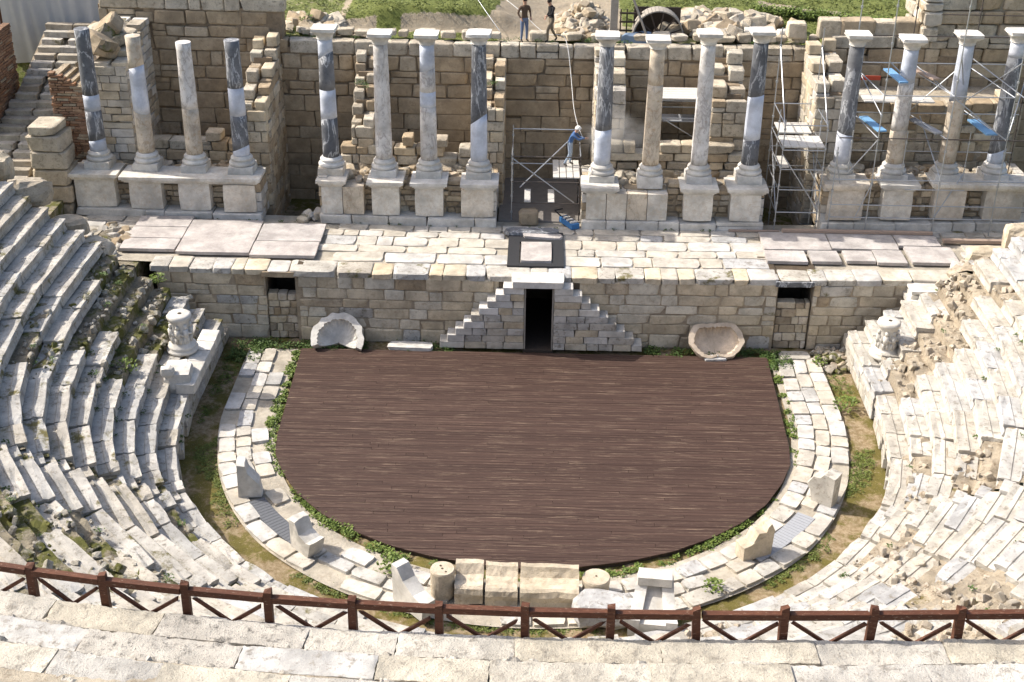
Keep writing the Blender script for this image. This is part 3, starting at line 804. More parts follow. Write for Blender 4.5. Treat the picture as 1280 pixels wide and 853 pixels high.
for a, b, c, d in ((8.25, 9.75, 5.95, 6.95), (9.85, 10.95, 5.95, 6.95), (11.1, 12.2, 6.0, 6.95), (12.2, 13.3, 5.85, 7.0), (13.45, 15.2, 5.85, 7.3), (8.3, 10.8, 7.0, 8.6), (10.8, 13.3, 7.05, 8.5), (13.3, 14.9, 7.35, 8.5)):
    granite(a, b, c, d, z=2.66, rz=RND.gauss(0, .008))
mb = MB()
t = thing('timber_beam', 'long dusty grey beam lying on the granite slabs below the right scaffold', 'beam', (12, 8.55, 2.72))
mb.box((12, 8.75, 2.79), (5.6, .16, .1), .0); mb.build('beam', M_brownb, t)
t = thing('timber_beam', 'short brown beam on the pavement at far right end of the stage', 'beam', (16.4, 8.3, 2.62))
mb = MB(); mb.box((16.3, 8.3, 2.69), (2.4, .2, .12)); mb.build('beam', M_brownb, t)
t = thing('timber_beam', 'thin brown board against the foot of the third pedestal row', 'beam', (8, 9.1, 2.6))
mb = MB(); mb.box((8.2, 9.0, 2.64), (1.9, .12, .06)); mb.build('beam', M_brownb, t)
# dark framed pit cover
pf = thing('pit_cover', 'dark framed floor hatch with a speckled granite lid in mid stage', 'floor hatch', (0, 7, 2.6))
mb = MB(); mb.box((-.80, 6.9, 2.63), (.42, 3.0, .08)); mb.box((.80, 6.9, 2.63), (.42, 3.0, .08)); mb.box((0, 5.52, 2.632), (1.18, .26, .076)); mb.box((0, 7.75, 2.628), (1.18, .5, .07)); mb.build('frame', M_dark, pf)
link('lid', rough_mesh('lid', 71, (4, 3, 1), .01, .004, .02), M_granite, pf, (.02, 6.55, 2.66), (0, 0, 0), (1.12, 1.7, .14))
link('rear_slab', rough_mesh('rear_slab', 72, (6, 3, 1), .05, .02, .1), M_cD, pf, (-.15, 8.35, 2.70), (0, 0, .01), (2.1, .55, .16))
link('rear_slab', rough_mesh('rear_slab', 73, (5, 2, 1), .05, .02, .1), M_granite, pf, (.25, 8.0, 2.69), (0, .03, -.06), (1.5, .5, .12))

# ------------------------------------------------------------------ podiums with pedestals
def pedestal(par, x0, x1, y0, z0, ztop, mat=None, depth=1.15, split=False, corn=True):
    xm = (x0+x1)/2; yb = y0+bend(xm); mat = mat or M_ped
    if split:
        k = int(round((x1-x0)/.8))
        for i in range(k):
            a = x0+(x1-x0)*i/k; b = x0+(x1-x0)*(i+1)/k
            link('pedestal_panel', rough_mesh('pedestal_panel', RND.randint(0, 999), (2, 1, 2), .008, .002, .01), RND.choice((M_ped, M_cY, M_ped)), par, ((a+b)/2, yb+depth/2+.03, (z0+ztop)/2), (0, 0, 0), (b-a-.01, depth, ztop-z0-.01))
    else:
        link('pedestal', rough_mesh('pedestal', RND.randint(0, 999), (3, 1, 3), .012, .003, .015), mat, par, (xm, yb+depth/2+.03, (z0+ztop)/2), (0, 0, 0), (x1-x0, depth, ztop-z0-.008))
def cornice(par, x0, x1, y0, z, depth=1.2):
    xm = (x0+x1)/2; yb = y0+bend(xm); mb = MB()
    for (o, a, b) in ((-.04, 0, .07), (.03, .073, .15), (.11, .153, .27)):
        mb.box((xm, yb+depth/2-o/2, z+(a+b)/2), (x1-x0+2*o, depth+o, b-a))
    mb.build('cornice', M_white if RND.random() < .5 else M_ped, par)
PODS = [
 dict(lab='leftmost marble podium carrying four columns without capitals', x=(-17.6, -10.4), ped=[(-17.55, -16.0), (-15.45, -14.2), (-13.55, -12.35), (-11.85, -10.6)], corn=[(-17.65, -15.95), (-15.6, -10.5)], z=2.86, zt=3.97),
 dict(lab='marble podium left of the central gap, with four capped columns', x=(-8.2, -1.5), ped=[(-8.1, -6.5), (-6.2, -5.15), (-4.58, -3.5), (-2.85, -1.6)], corn=[(-8.15, -7.25), (-6.25, -5.1), (-4.62, -3.46), (-2.75, -1.55)], z=2.92, zt=4.04),
 dict(lab='marble podium right of the central gap, with four capped columns', x=(1.7, 8.55), ped=[(1.85, 4.9), (5.5, 6.6), (7.25, 8.4)], corn=[(1.75, 2.95), (5.45, 6.65), (7.2, 8.5)], z=2.92, zt=4.0),
 dict(lab='rightmost marble podium behind the steel scaffold, with four capped columns', x=(10.7, 18.6), ped=[(10.9, 12.25), (12.95, 14.1), (14.9, 16.1), (16.85, 18.3)], corn=[(10.8, 12.3), (12.9, 14.15), (14.85, 18.4)], z=3.0, zt=4.2)]
YP = 9.05
for k, P in enumerate(PODS):
    x0, x1 = P['x']; par = thing('column_podium', P['lab'], 'podium', ((x0+x1)/2, YP+1, 2.6), group='marble column podiums along the stage')
    its = masonry((x0, YP-.12), (x1, YP-.12), 2.56 if k < 3 else 2.5, P['z']-.05, .9, 1.4, lambda c, r, h=P['z']: h-2.565 if True else 0, M_white, ASH, .012, bendy=True, jit=.006)
    stones(par, its, 'plinth_stone')
    if k == 3:
        its = masonry((x0+4, YP-.2), (x1, YP-.2), 2.3, 2.62, .5, 1.3, lambda c, r: .32, M_seat_l, ASH, .015, bendy=True); stones(par, its, 'plinth_stone')
    for i, (a, b) in enumerate(P['ped']): pedestal(par, a, b, YP, P['z'], P['zt'], split=(k == 2 and i == 0) or (k == 1 and i == 0))
    for a, b in P['corn']: cornice(par, a, b, YP-.04, P['zt'])
    # rubble core between and behind
    zt = P['zt']+.12
    its = masonry((x0+.1, YP+.5), (x1-.1, YP+.5), P['z']-.05, lambda u: zt+.25*noise.noise(Vector((u*1.3, k, 0))), .5, .42, .24, lambda u, z, r: r.choice((M_back, M_mortar, M_pulp, M_back, M_rub_r)), RGH, .02, bendy=True, jit=.06)
    stones(par, its, 'core_stone', 150)
    mb = MB(); wallbox(mb, x0+.12, x1-.12, YP+.62, YP+2.2, 2.5, zt-.15, 6); mb.build('core', M_mortar, par)
    # side faces
    for xs0, s_ in ((x0, -1), (x1, 1)):
        its = masonry((xs0+.0, YP+.15+bend(xs0)) if s_ > 0 else (xs0, YP+2.4+bend(xs0)), (xs0, YP+2.4+bend(xs0)) if s_ > 0 else (xs0, YP+.15+bend(xs0)), 2.5, zt+.1, .35, .6, .36, lambda u, z, r: r.choice((M_white, M_pave, M_back)), ASH, .02, jit=.02)
        stones(par, its, 'side_stone')
    # broken top fill
    items = []
    for _ in range(int((x1-x0)*9)):
        x = RND.uniform(x0+.2, x1-.2); yy = RND.uniform(YP+.9, YP+2.2)
        s_ = RND.uniform(.12, .42)
        items.append((var(RGH, RND.choice((M_rub_r, M_back, M_backtop))), (x, yy+bend(x), zt-.1+s_*.2), (RND.uniform(-.3, .3), RND.uniform(-.3, .3), RND.uniform(0, 3)), (s_*1.3, s_, s_*.7)))
    stones(par, items, 'fill_stone', 60)
    # taller remains of the wall behind the columns
    def tp(u, k=k): return (5.05, 5.15, 5.15, 7.0)[k] + .35*noise.noise(Vector((u*.8, k*3.1, 2)))
    ybk = YP+(2.0 if k < 3 else 2.6)
    its = masonry((x0+(.6 if k < 3 else 0), ybk), (x1-.2 if k != 1 else x1-.6, ybk), zt-.3, tp, .7, .75 if k != 1 else .5, .38, lambda u, z, r: r.choice((M_backtop, M_back, M_pulp)), WAL, .02, bendy=True, jit=.05, miss=.0 if k != 1 else .1)
    stones(par, its, 'rear_wall_stone', 120)
    if k == 3:
        mb = MB(); wallbox(mb, x0, x1, ybk+.1, ybk+2.7, 2.5, 6.6, 6); mb.build('rear_core', M_core_r, par)

# ------------------------------------------------------------------ columns
MATS = {'D': M_cD, 'B': M_cB, 'W': M_cW, 'Y': M_cY}
def column(x, ztop, zb, segs, cap, label, lean=0.0, ztopcap=None):
    y = 9.95 + bend(x)
    t = thing('column', label, 'column', (x, y, zb), group='marble columns along the stage building')
    t.rotation_euler = (RND.gauss(0, .003), lean, 0)
    # plinth block and moulded base
    link('plinth_block', rough_mesh('plinth_block', RND.randint(0, 999), (3, 2, 2), .02, .004, .02), M_white if RND.random() < .6 else M_ped, t, (0, -.02, .24), (0, 0, RND.gauss(0, .01)), (.98, .98, .46), local=True)
    v, f = lathe([(.47, .47), (.49, .50), (.49, .56), (.46, .60), (.40, .615), (.385, .66), (.41, .685), (.425, .72), (.41, .755), (.375, .77), (.345, .83)], 28)
    link('base', mk('base', v, f, True), M_white, t, (0, 0, 0), local=True)
    z0 = .82; z1 = ztop-zb
    def rad(q): return .315 - .055*q + .008*sin(pi*q)
    n = 26
    for (a, b, m, sa, sb) in segs:
        vs = []; fs = []; K = max(3, int((b-a)*14))
        for j in range(K+1):
            q = a+(b-a)*j/K
            for i in range(n):
                an = 2*pi*i/n; zz = z0+(z1-z0)*q
                e = (sa*(1-j/K)+sb*(j/K))
                zz += e*(cos(an)*.9+sin(an)*-.35)*.3
                r_ = rad(q) + .004*noise.noise(Vector((cos(an)*2, sin(an)*2, zz*2+x)))
                if q == 1.0 and cap is None: r_ += .02
                vs.append((r_*cos(an), r_*sin(an), zz))
        for j in range(K):
            for i in range(n): fs.append((j*n+i, j*n+(i+1) % n, (j+1)*n+(i+1) % n, (j+1)*n+i))
        fs.append(tuple(range(n))[::-1]); fs.append(tuple(range(K*n, K*n+n)))
        me = mk('shaft_drum', vs, fs, True)
        for p in me.polygons[-2:]: p.use_smooth = False
        link('shaft_drum', me, MATS[m], t, (0, 0, 0), local=True)
    if cap:
        hc = cap; v, f = lathe([(.27, z1-.01), (.30, z1+.01), (.29, z1+.04), (.31, z1+hc*.3), (.39, z1+hc*.55), (.41, z1+hc*.62)], 28)
        mb = MB(); mb.add(v, f)
        # leafy bell squared off under the abacus
        vs, fs = boxgrid(6, 6, 3)
        out = []
        for a in vs:
            q = a[2]+.5; w_ = .62+.26*q
            out.append((a[0]*w_*1.0+.012*RND.uniform(-1, 1), a[1]*w_+.012*RND.uniform(-1, 1), z1+hc*(.45+.3*q)))
        mb.add(out, fs)
        cp = link('capital', mb.mesh('capital'), M_white, t, (0, 0, 0), local=True)
        link('abacus', rough_mesh('abacus', RND.randint(0, 999), (3, 3, 1), .03, .006, .03), M_white, cp, (0, 0, z1+hc*.86), (0, 0, RND.gauss(0, .02)), (.92, .9, hc*.26), local=True)
    return t
S = lambda *a: [(p, q, m, (a[i][3] if len(a[i]) > 3 else 0), (a[i+1][3] if i+1 < len(a) and len(a[i+1]) > 3 else 0)) for i, (p, q, m) in enumerate([t[:3] for t in a])]
COLS = [
 (-16.72, 9.5, 4.05, S((0, .09, 'B'), (.09, .34, 'D', .2), (.34, .47, 'B'), (.47, 1, 'D')), None, 'leftmost column, dark grey with one pale band, no capital'),
 (-14.85, 9.3, 4.05, S((0, .36, 'Y'), (.36, .74, 'B', -.3), (.74, 1, 'Y', .3)), None, 'second column from left, ochre ends and smooth blue-white middle, no capital'),
 (-13.0, 9.12, 4.05, S((0, .42, 'Y'), (.42, 1, 'W')), None, 'third column from left, ochre lower half and mottled white top, no capital'),
 (-11.2, 9.25, 4.05, S((0, .06, 'B'), (.06, .36, 'D', .5), (.36, .60, 'B'), (.60, 1, 'D')), None, 'fourth column from left, dark grey with a wide pale band, no capital'),
 (-7.78, 9.40, 4.12, S((0, .34, 'D'), (.34, .58, 'B'), (.58, .86, 'D'), (.86, 1, 'B', .6)), .42, 'capped dark column with two blue-white bands, left end of its podium'),
 (-5.77, 9.28, 4.10, S((0, 1, 'W'),), .42, 'capped pale veined column, second from left on podium left of central gap'),
 (-4.08, 9.30, 4.10, S((0, .47, 'W'), (.47, .6, 'B'), (.6, .78, 'W'), (.78, 1, 'B', .3)), .40, 'capped pale column with a smooth light band, third on podium left of central gap'),
 (-2.2, 9.35, 4.10, S((0, .36, 'B'), (.36, 1, 'D', .8)), .42, 'capped column, blue-white below a slanted joint and streaked dark grey above, left of central gap'),
 (2.42, 9.36, 4.05, S((0, .30, 'B'), (.30, 1, 'D', .1)), .42, 'capped column, blue-white foot and dark grey shaft, beside the worker'),
 (4.24, 9.28, 4.05, S((0, .7, 'Y'), (.7, 1, 'Y')), .38, 'capped slim cream column streaked with ochre, second right of central gap'),
 (6.06, 9.46, 4.08, S((0, 1, 'W'),), .44, 'capped tall whitish veined column, third right of central gap'),
 (7.95, 9.55, 4.12, S((0, .21, 'D'), (.21, .57, 'B', .1), (.57, 1, 'D', .2)), .44, 'capped dark column with a long blue-white middle, left of the scaffold gap'),
 (11.42, 9.45, 4.2, S((0, .26, 'B'), (.26, 1, 'D', -.2)), .44, 'capped grey column with pale foot, leftmost behind the big scaffold'),
 (13.4, 9.35, 4.2, S((0, .3, 'Y'), (.3, .7, 'W', .2), (.7, 1, 'B', .3)), .42, 'capped pale column behind scaffold between the blue and brown boards'),
 (15.4, 9.5, 4.2, S((0, .55, 'Y'), (.55, 1, 'B', .4)), .42, 'capped column, ochre below and blue-white above, third behind the big scaffold'),
 (17.25, 9.6, 4.2, S((0, .1, 'B'), (.1, .88, 'D', .5), (.88, 1, 'B')), .42, 'rightmost capped column, mottled dark grey, by the photo edge')]
for x, zt, zb, segs, cap, lab in COLS: column(x, zt, zb, segs, cap, lab)

# ------------------------------------------------------------------ back wall and cross walls
def btop(u):
    x = u-17.5
    base = 9.75 if x < -10.2 else (8.25 if x < 2.4 else 8.15)
    if x > 11: base = 8.45
    return base
YB = 14.3
bw = thing('back_wall', 'tall weathered limestone block wall closing the stage building behind the columns', 'wall', (0, YB, 2.5))
its = masonry((-17.5, YB), (25.5, YB), 5.9, btop, .6, .95, lambda c, r: r.choice((.5, .55, .62)), lambda u, z, r: M_backtop if z+.75 > btop(u) else (M_back if z > 6.4 or r.random() < .3 else M_backlow), WAL, .022, bendy=True, jit=.03)
its = [q for q in its if in_view(q[1], 90)]; stones(bw, its, 'stone')
bl = thing('back_wall_footing', 'brown lower courses of the limestone wall behind the columns, under its pale top', 'wall', (0, YB, 2.5))
its = masonry((-17.5, YB-.06), (25.5, YB-.06), 1.2, 5.75, .6, 1.25, lambda c, r: r.choice((.5, .58, .65)), lambda u, z, r: M_backlow if r.random() < .75 else M_back, ASH, .008, bendy=True, jit=.006)
its = [q for q in its if in_view(q[1], 90)]; stones(bl, its, 'stone')
mb = MB(); wallbox(mb, -17.5, -10.2, YB+.12, YB+.9, 1.5, 9.3, 4); wallbox(mb, -10.2, 25.5, YB+.12, YB+.9, 1.5, 7.8, 12); mb.build('wall_core', M_joint, bw)
# loose coping stones on top
t = thing('coping_stones', 'row of loose grey stones lying along the top of the back wall', 'stones', (0, YB+.5, 8.2))
items = []
x = -10
while x < 11:
    l = RND.uniform(.3, .8); x += l+RND.uniform(.0, .35)
    if -1.3 < x < 1.2 and RND.random() < .5: continue
    items.append((var(RGH, M_backtop), (x, YB+.75+bend(x)+RND.uniform(-.1, .2), 8.28+RND.uniform(0, .05)), (0, 0, RND.gauss(0, .15)), (l, .45, RND.uniform(.2, .38))))
stones(t, items, 'stone')
def cross(x, y0, topf, thick, lab, mat, step=.42, wl=.55, meshes=WAL, nm='cross_wall'):
    """wall running from y0 back to the rear wall, faces left and right, end towards the stage"""
    b = bend(x); t = thing(nm, lab, 'wall', (x, (y0+YB)/2+b, 2.5), group='ruined cross walls behind the columns')
    L = YB-y0
    its = masonry((x+thick/2, y0+b), (x+thick/2, YB-.1+b), 1.3, topf, thick*.46, wl, step, mat, meshes, .02, jit=.02)
    its += masonry((x-thick/2, YB-.1+b), (x-thick/2, y0+b), 1.3, lambda u: topf(L-u), thick*.46, wl, step, mat, meshes, .02, jit=.02)
    its += masonry((x-thick/2+.03, y0-.12+b), (x+thick/2-.03, y0-.12+b), 2.2, lambda u: topf(.2), .35, thick*.55, step, mat, meshes, .02, jit=.03)
    stones(t, its, 'stone', 290)
    mb = MB()
    n = 6
    for i in range(n):
        a = y0+.15+(L-.3)*i/n; c = y0+.15+(L-.3)*(i+1)/n
        mb.box((x, (a+c)/2+b, (2.2+topf((a+c)/2-y0)-.25)/2), (thick*.7, c-a+.01, topf((a+c)/2-y0)-.25-2.2))
    mb.build('core', M_joint, t)
    return t
mx = lambda *m: (lambda u, z, r: r.choice(m))
cross(-16.1, 10.7, lambda u: 7.9+.35*u, 1.3, 'marble faced cross wall behind the second column from left', mx(M_white, M_pave, M_backtop, M_pulp), .3, .5, ASH)
cross(-10.75, 10.6, lambda u: 6.5+.55*u, 1.0, 'ruined cross wall with mossy top behind the fourth column', mx(M_back, M_backtop, M_pulp))
cross(-6.75, 11.3, lambda u: 5.4+.95*u, .9, 'stepped broken cross wall just right of the banded dark column', mx(M_back, M_backtop, M_backtop))
cross(-1.75, 11.3, lambda u: 6.3+.55*u, .9, 'broken cross wall left of the central doorway gap', mx(M_back, M_backtop, M_pulp))
cross(2.75, 11.9, lambda u: 7.2+.45*u, 1.2, 'pale blocky cross wall right of the central gap beside worker', mx(M_backtop, M_pulp, M_seat_l), .5, .8)
cross(7.25, 11.6, lambda u: 6.7+.6*u, 1.4, 'rough pale cross wall left of the tall scaffold tower', mx(M_backtop, M_backtop, M_back), .5, .7)
cross(11.0, 11.2, lambda u: 7.3+.4*u, 1.2, 'high cross wall right of the scaffold tower with sunlit left side', mx(M_backtop, M_pave, M_pulp), .45, .6)
# raised masonry in the far right corner
t = thing('upper_wall', 'high masonry of large blocks at the top right corner', 'wall', (17.5, 15, 8.4))
its = masonry((14.9, YB+.1), (20.5, YB+.1), 8.45, lambda u: 10.3+.25*noise.noise(Vector((u, 0, 0))), 1.1, 1.0, .6, mx(M_backtop, M_back), WAL, .03, bendy=True, jit=.06); stones(t, its, 'stone')
its = masonry((14.9, YB+3), (14.9, YB+.15), 8.45, 10.2, .7, .8, .6, mx(M_backtop, M_pave), RGH, .03, jit=.05); stones(t, its, 'stone')
mb = MB(); mb.box((17.8, YB+2.1, 9.1), (5.2, 2.4, 2.0)); mb.build('core', M_core_r, t)
mb = MB(); mb.box((.2, 11.95, 1.6), (3.3, 4.6, 2.0)); mb.build('concrete_floor', M_concrete, None)['kind'] = 'structure'
# big squared blocks standing on the right part of the wall
for x, s, lab in ((10.15, (.75, .6, .6), 'squared cream block alone on the wall left of scaffold poles'), (11.45, (.9, .7, .75), 'pale square block on the wall, second left of the scaffold'), (12.5, (1.35, .8, .75), 'wide dark stained block on the wall behind left scaffold pole'), (13.6, (.9, .7, .7), 'cream square block on the wall between scaffold poles'), (14.5, (1.0, .8, .75), 'dark weathered block on the wall next to the high corner masonry')):
    m = M_cream if 'cream' in lab else (M_back if 'dark' in lab else M_backtop)
    tag(link('stone_block', var(WAL, m), None, None, (x, YB+.6+bend(x), 8.42+s[2]/2), (0, 0, RND.gauss(0, .06)), s), lab, 'stone block', 'loose blocks on the back wall')

# ------------------------------------------------------------------ hillside behind
def hz(x, y):
    z = 8.05 + max(0, y-17)*.07
    # grassy mound behind the wall, left of the people
    g = math.exp(-((x+4.3)/3.6)**4)*(1/(1+math.exp(-(y-16.5)*9)))
    z += .95*g + (.25*math.exp(-((x+9)/2.)**2))
    if y > 40: z += (y-40)*.1
    z += .10*fbm(x, y, .7) + .03*fbm(x, y, 3)
    if y < 15.6: z = min(z, 8.1)
    if x < -16.8 and y < 17.5: z = 5.5
    return z
def he(x, y):
    e = 0.0
    if x > 9.5:
        if x < 10.5 and y < 16.6: return .5
        return max(0, min(1, 1.5-abs(y-(21-(x-9.5)*.5))/.4))
    if -8.2 < x < -6.6: e = .7
    if -1.6 < x < 3.5: e = .75
    if -8 < x < -1.2:
        if 16.15 < y < 16.62 and x > -5.6: e = .85
        elif y >= 16.62: e = .05 if x < -1.9 + (y-17)*.2 else .8
        if y > 20.2: e = .1
    if 3.5 <= x <= 9.5: e = .45 if y < 17.5 else .15
    if x < -8.2: e = .35
    return e
grid_obj('hillside', -24, 26, 15.1, 24, .16, hz, M_hill, attr=he)
def hz2(x, y): return hz(x, 24) + (y-24)*.05 + (y-24)**1.35*.02 + 1.2*fbm(x, y, .05) - .15
nx_, v, f = 60, [], []
for j in range(40):
    for i in range(nx_+1):
        y = 23.8 + (j/39)**2*500; x = (i/nx_-.5)*(50+(y-24)*2.2)
        v.append((x, y, hz(max(-24, min(26, x)), 24)-.02 + (y-23.8)*.045 + 3*fbm(x, y, .012)*min(1, (y-24)/60)))
for j in range(39):
    for i in range(nx_): f.append((j*(nx_+1)+i, j*(nx_+1)+i+1, (j+1)*(nx_+1)+i+1, (j+1)*(nx_+1)+i))
me = mk('far_hillside', v, f, True); o = link('far_hillside', me, M_hill); o['kind'] = 'structure'
# rubble heaps
def heap(name, lab, cx, cy, rx, ry, z, n, s0, s1, mats, h=.5, cat='rubble', lim=140, meshes=RGH):
    t = thing(name, lab, cat, (cx, cy, z)); items = []
    for _ in range(n):
        a = RND.uniform(0, 2*pi); q = sqrt(RND.random()); x = cx+rx*q*cos(a); y = cy+ry*q*sin(a)
        s = RND.uniform(s0, s1)
        items.append((var(meshes, RND.choice(mats)), (x, y, z+h*(1-q)*RND.uniform(.3, 1)+s*.2), (RND.uniform(-.6, .6), RND.uniform(-.6, .6), RND.uniform(0, 6)), (s*RND.uniform(1, 1.6), s, s*RND.uniform(.5, .9))))
    stones(t, items, 'stone', lim); return t
heap('rubble_mound', 'rubble mound of small grey stones behind the walking man in black', 1.75, 17.2, 1.15, 1.9, 8.1, 260, .15, .42, (M_backtop, M_back, M_rub_r), 1.1)
heap('rubble_pile', 'large pile of pale broken stones right of the timber wheel arch', 7.6, 17.2, 2.9, 1.8, 8.15, 170, .25, .7, (M_rub_r, M_backtop, M_back, M_cream), .55)
heap('rubble_pile', 'scatter of pale stones on the wall top at upper left of the grass', -9.2, 16.3, 1.3, 1.0, 8.15, 40, .25, .6, (M_backtop, M_back), .4)
for i, (x, y, l, a, lab) in enumerate(((7.3, 15.7, 1.3, .15, 'fallen white column shaft piece lying on the wall, left of three'), (8.75, 15.75, 1.1, -.1, 'fallen white column shaft piece lying on the wall, middle of three'), (9.9, 15.7, .8, .3, 'short white column drum lying on wall, right of three'))):
    v, f = lathe([(.16, -l/2), (.17, -l/2+.02), (.165, l/2-.02), (.15, l/2)], 16)
    o = link('column_fragment', mk('column_fragment', v, f, True), M_white, None, (x, y, 8.42), (pi/2*1.0, 0, pi/2+a)); tag(o, lab, 'column fragment', 'fallen column fragments')

# timber wheel arch, post and blue sheet
t = thing('hoist_arch', 'half round grey timber wheel arch with spokes behind the wall', 'timber arch', (4.75, 15.6, 8.1))
mb = MB(); R_ = 1.0; n = 22
for i in range(n):
    a = pi*(i+.5)/n; 
    v = []
mb2 = MB()
for i in range(n):
    a = pi*(i+.5)/n
    o_ = MB(); o_.box((4.75+R_*cos(a), 16.0, 8.15+R_*sin(a)*1.05), (.05, .8, pi*R_/n*.94), 0, (0, -a, 0))
    o_.build('rim_board', M_woodgrey, t)
for a in (20, 50, 80, 110, 140, 165):
    o_ = MB(); q = radians(a); o_.pipe((4.75, 15.62, 8.15), (4.75+.97*cos(q), 15.62, 8.15+1.0*sin(q)), .035, 5); o_.build('spoke', M_wooddk, t)
mb = MB(); mb.pipe((4.75, 15.5, 8.2), (4.75, 16.5, 8.2), .14, 12); mb.build('hub', M_wooddk, t)
mb = MB(); mb.box((4.75, 16.6, 8.6), (1.9, .04, 1.1)); mb.build('back_board', M_wooddk, t)
t = thing('timber_post', 'tall square weathered post standing behind the ninth column', 'post', (2.95, 15.6, 8.1)); mb = MB(); mb.box((2.95, 15.7, 9.4), (.3, .3, 2.9)); mb.build('post', M_woodgrey, t)
t = thing('leaning_pole', 'thin timber pole leaning against the wheel arch', 'pole', (4.4, 15.3, 8.1)); mb = MB(); mb.pipe((4.35, 15.3, 8.1), (3.3, 15.8, 10.6), .05, 8); mb.build('pole', M_woodgrey, t)
t = thing('blue_sheet', 'crumpled dull blue sheet lying below the wheel arch', 'tarpaulin', (3.9, 15.3, 8.1))
vs, fs = boxgrid(8, 5, 2); mb = MB(); mb.add([(3.85+a[0]*1.2, 15.35+a[1]*.7, 8.2+a[2]*.3+.12*noise.noise(Vector(a)*5)) for a in vs], fs); mb.build('sheet', plain('faded_blue_sheet', (.18, .24, .33), .6), t)
t = thing('timber_crate', 'dark timber rack standing left of the wheel arch', 'rack', (3.6, 16.2, 8.1))
for zz in (8.3, 8.65, 9.0): 
    mb = MB(); mb.box((3.65, 16.1, zz), (.9, .06, .07)); mb.build('rail', M_wooddk, t)
for xx in (3.25, 3.5, 3.8, 4.05):
    mb = MB(); mb.box((xx, 16.14, 8.6), (.05, .05, 1.1)); mb.build('upright', M_wooddk, t)

# ------------------------------------------------------------------ left corner: stair, brick, pier, curtain
t = thing('stone_stair', 'long narrow stone stair climbing behind the shaded left seats', 'stairs', (-20, 10, 3.5))
for i in range(20):
    y = 9.6+i*.36; z = 3.9+i*.215; x = -20.3+i*.06
    for k in range(2):
        wl = .95+RND.uniform(-.2, .2)
        link('step', var(ASH, M_step if RND.random() < .7 else M_seat_l), None, t, (x-.5+k*1.0+RND.uniform(-.04, .04), y, z), (RND.gauss(0, .02), RND.gauss(0, .02), RND.gauss(0, .04)), (wl, .42, .24))
mb = MB(); mb.add([(-21.3, 9.4, 3.6), (-19.0, 9.4, 3.6), (-20.4, 16.4, 7.7), (-17.6, 16.4, 7.7), (-21.3, 9.4, 0), (-19.0, 9.4, 0), (-20.4, 16.4, 0), (-17.6, 16.4, 0)], [(0, 1, 3, 2), (0, 4, 5, 1), (1, 5, 7, 3), (0, 2, 6, 4)]); mb.build('ramp_core', M_mortar, t)
def brickmass(lab, x0, x1, y0, y1, z0, topf):
    t = thing('brick_wall', lab, 'wall', ((x0+x1)/2, (y0+y1)/2, z0), group='ruined brick walls by the left stair')
    its = masonry((x0, y0), (x1, y0), z0, topf, .3, .34, .1, mx(M_brick, M_brick, M_mortar), ASH, .018, jit=.03)
    its += masonry((x1, y0), (x1, y1), z0, lambda u: topf(x1-x0), .3, .34, .1, mx(M_brick, M_brick, M_mortar), ASH, .018, jit=.03)
    stones(t, its, 'brick', 120, 'brick_courses')
    mb = MB()
    for i in range(4):
        a = x0+.1+(x1-x0-.2)*i/4; c = x0+.1+(x1-x0-.2)*(i+1)/4
        zt = topf((a+c)/2-x0)-.1; mb.box(((a+c)/2, (y0+y1)/2+.1, (z0+zt)/2), (c-a, y1-y0-.1, zt-z0))
    mb.build('core', M_mortar, t)
brickmass('ruined thin red brick wall left of the stair at the photo edge', -24.0, -20.95, 11.3, 14.5, 3.5, lambda u: 8.5+.35*noise.noise(Vector((u*1.2, 0, 0))))
brickmass('broken thin brick pier between the stair and the leftmost column', -18.55, -17.3, 11.2, 12.8, 4.0, lambda u: 7.7-.5*u)
t = thing('stone_pier', 'rough pier of big stacked blocks left of the leftmost podium', 'pier', (-18.3, 9.6, 2.6))
z = 2.3
for i, h in enumerate((.75, .7, .65, .7, .62, .38)):
    w_ = 1.45-.03*i; link('stone', var(WAL, M_back if i < 3 else M_backtop), None, t, (-18.35+RND.uniform(-.05, .05), 10.0, z+h/2), (0, 0, RND.gauss(0, .05)), (w_ if i < 5 else 1.0, 1.3, h-.02)); z += h
heap('stone_heap', 'mossy boulders heaped on the marble cross wall near the curtain', -16.6, 12.6, .7, 1.5, 8.3, 22, .5, .9, (M_back, M_rub_l, M_backtop), .5, 'boulders')
t = thing('curtain', 'grey hanging tarpaulin closing off the top left corner', 'tarpaulin', (-19.3, 17.2, 7.4))
v = []; f = []; nx_, nz_ = 100, 12
for j in range(nz_+1):
    for i in range(nx_+1):
        x = -25+8.4*i/nx_; z = 6.2+4.7*j/nz_; v.append((x, 17.2+.16*noise.noise(Vector((x*1.3, z*.25, 0)))+.10*noise.noise(Vector((x*4+z*.3, z*.2, 3)))+.05*sin(x*2.1)*z*.2, z))
for j in range(nz_):
    for i in range(nx_): f.append((j*(nx_+1)+i, j*(nx_+1)+i+1, (j+1)*(nx_+1)+i+1, (j+1)*(nx_+1)+i))
mb = MB(); mb.add(v, f); mb.build('cloth', M_tarp, t, smooth=True)
t = thing('timber_gate', 'dark wooden railing with crossed braces at top left corner', 'railing', (-21.9, 15.0, 8))
for a, b in (((-22.8, 15, 7.4), (-22.8, 15, 9.6)), ((-21.5, 15, 7.4), (-21.5, 15, 9.6)), ((-22.8, 15, 9.3), (-21.5, 15, 9.3)), ((-22.8, 15, 8.0), (-21.5, 15, 8.0)), ((-22.8, 15.03, 8.0), (-21.5, 15.03, 9.3)), ((-22.8, 14.97, 9.3), (-21.5, 14.97, 8.0))):
    mb = MB(); mb.pipe(a, b, .055, 4); mb.build('bar', M_fence, t)
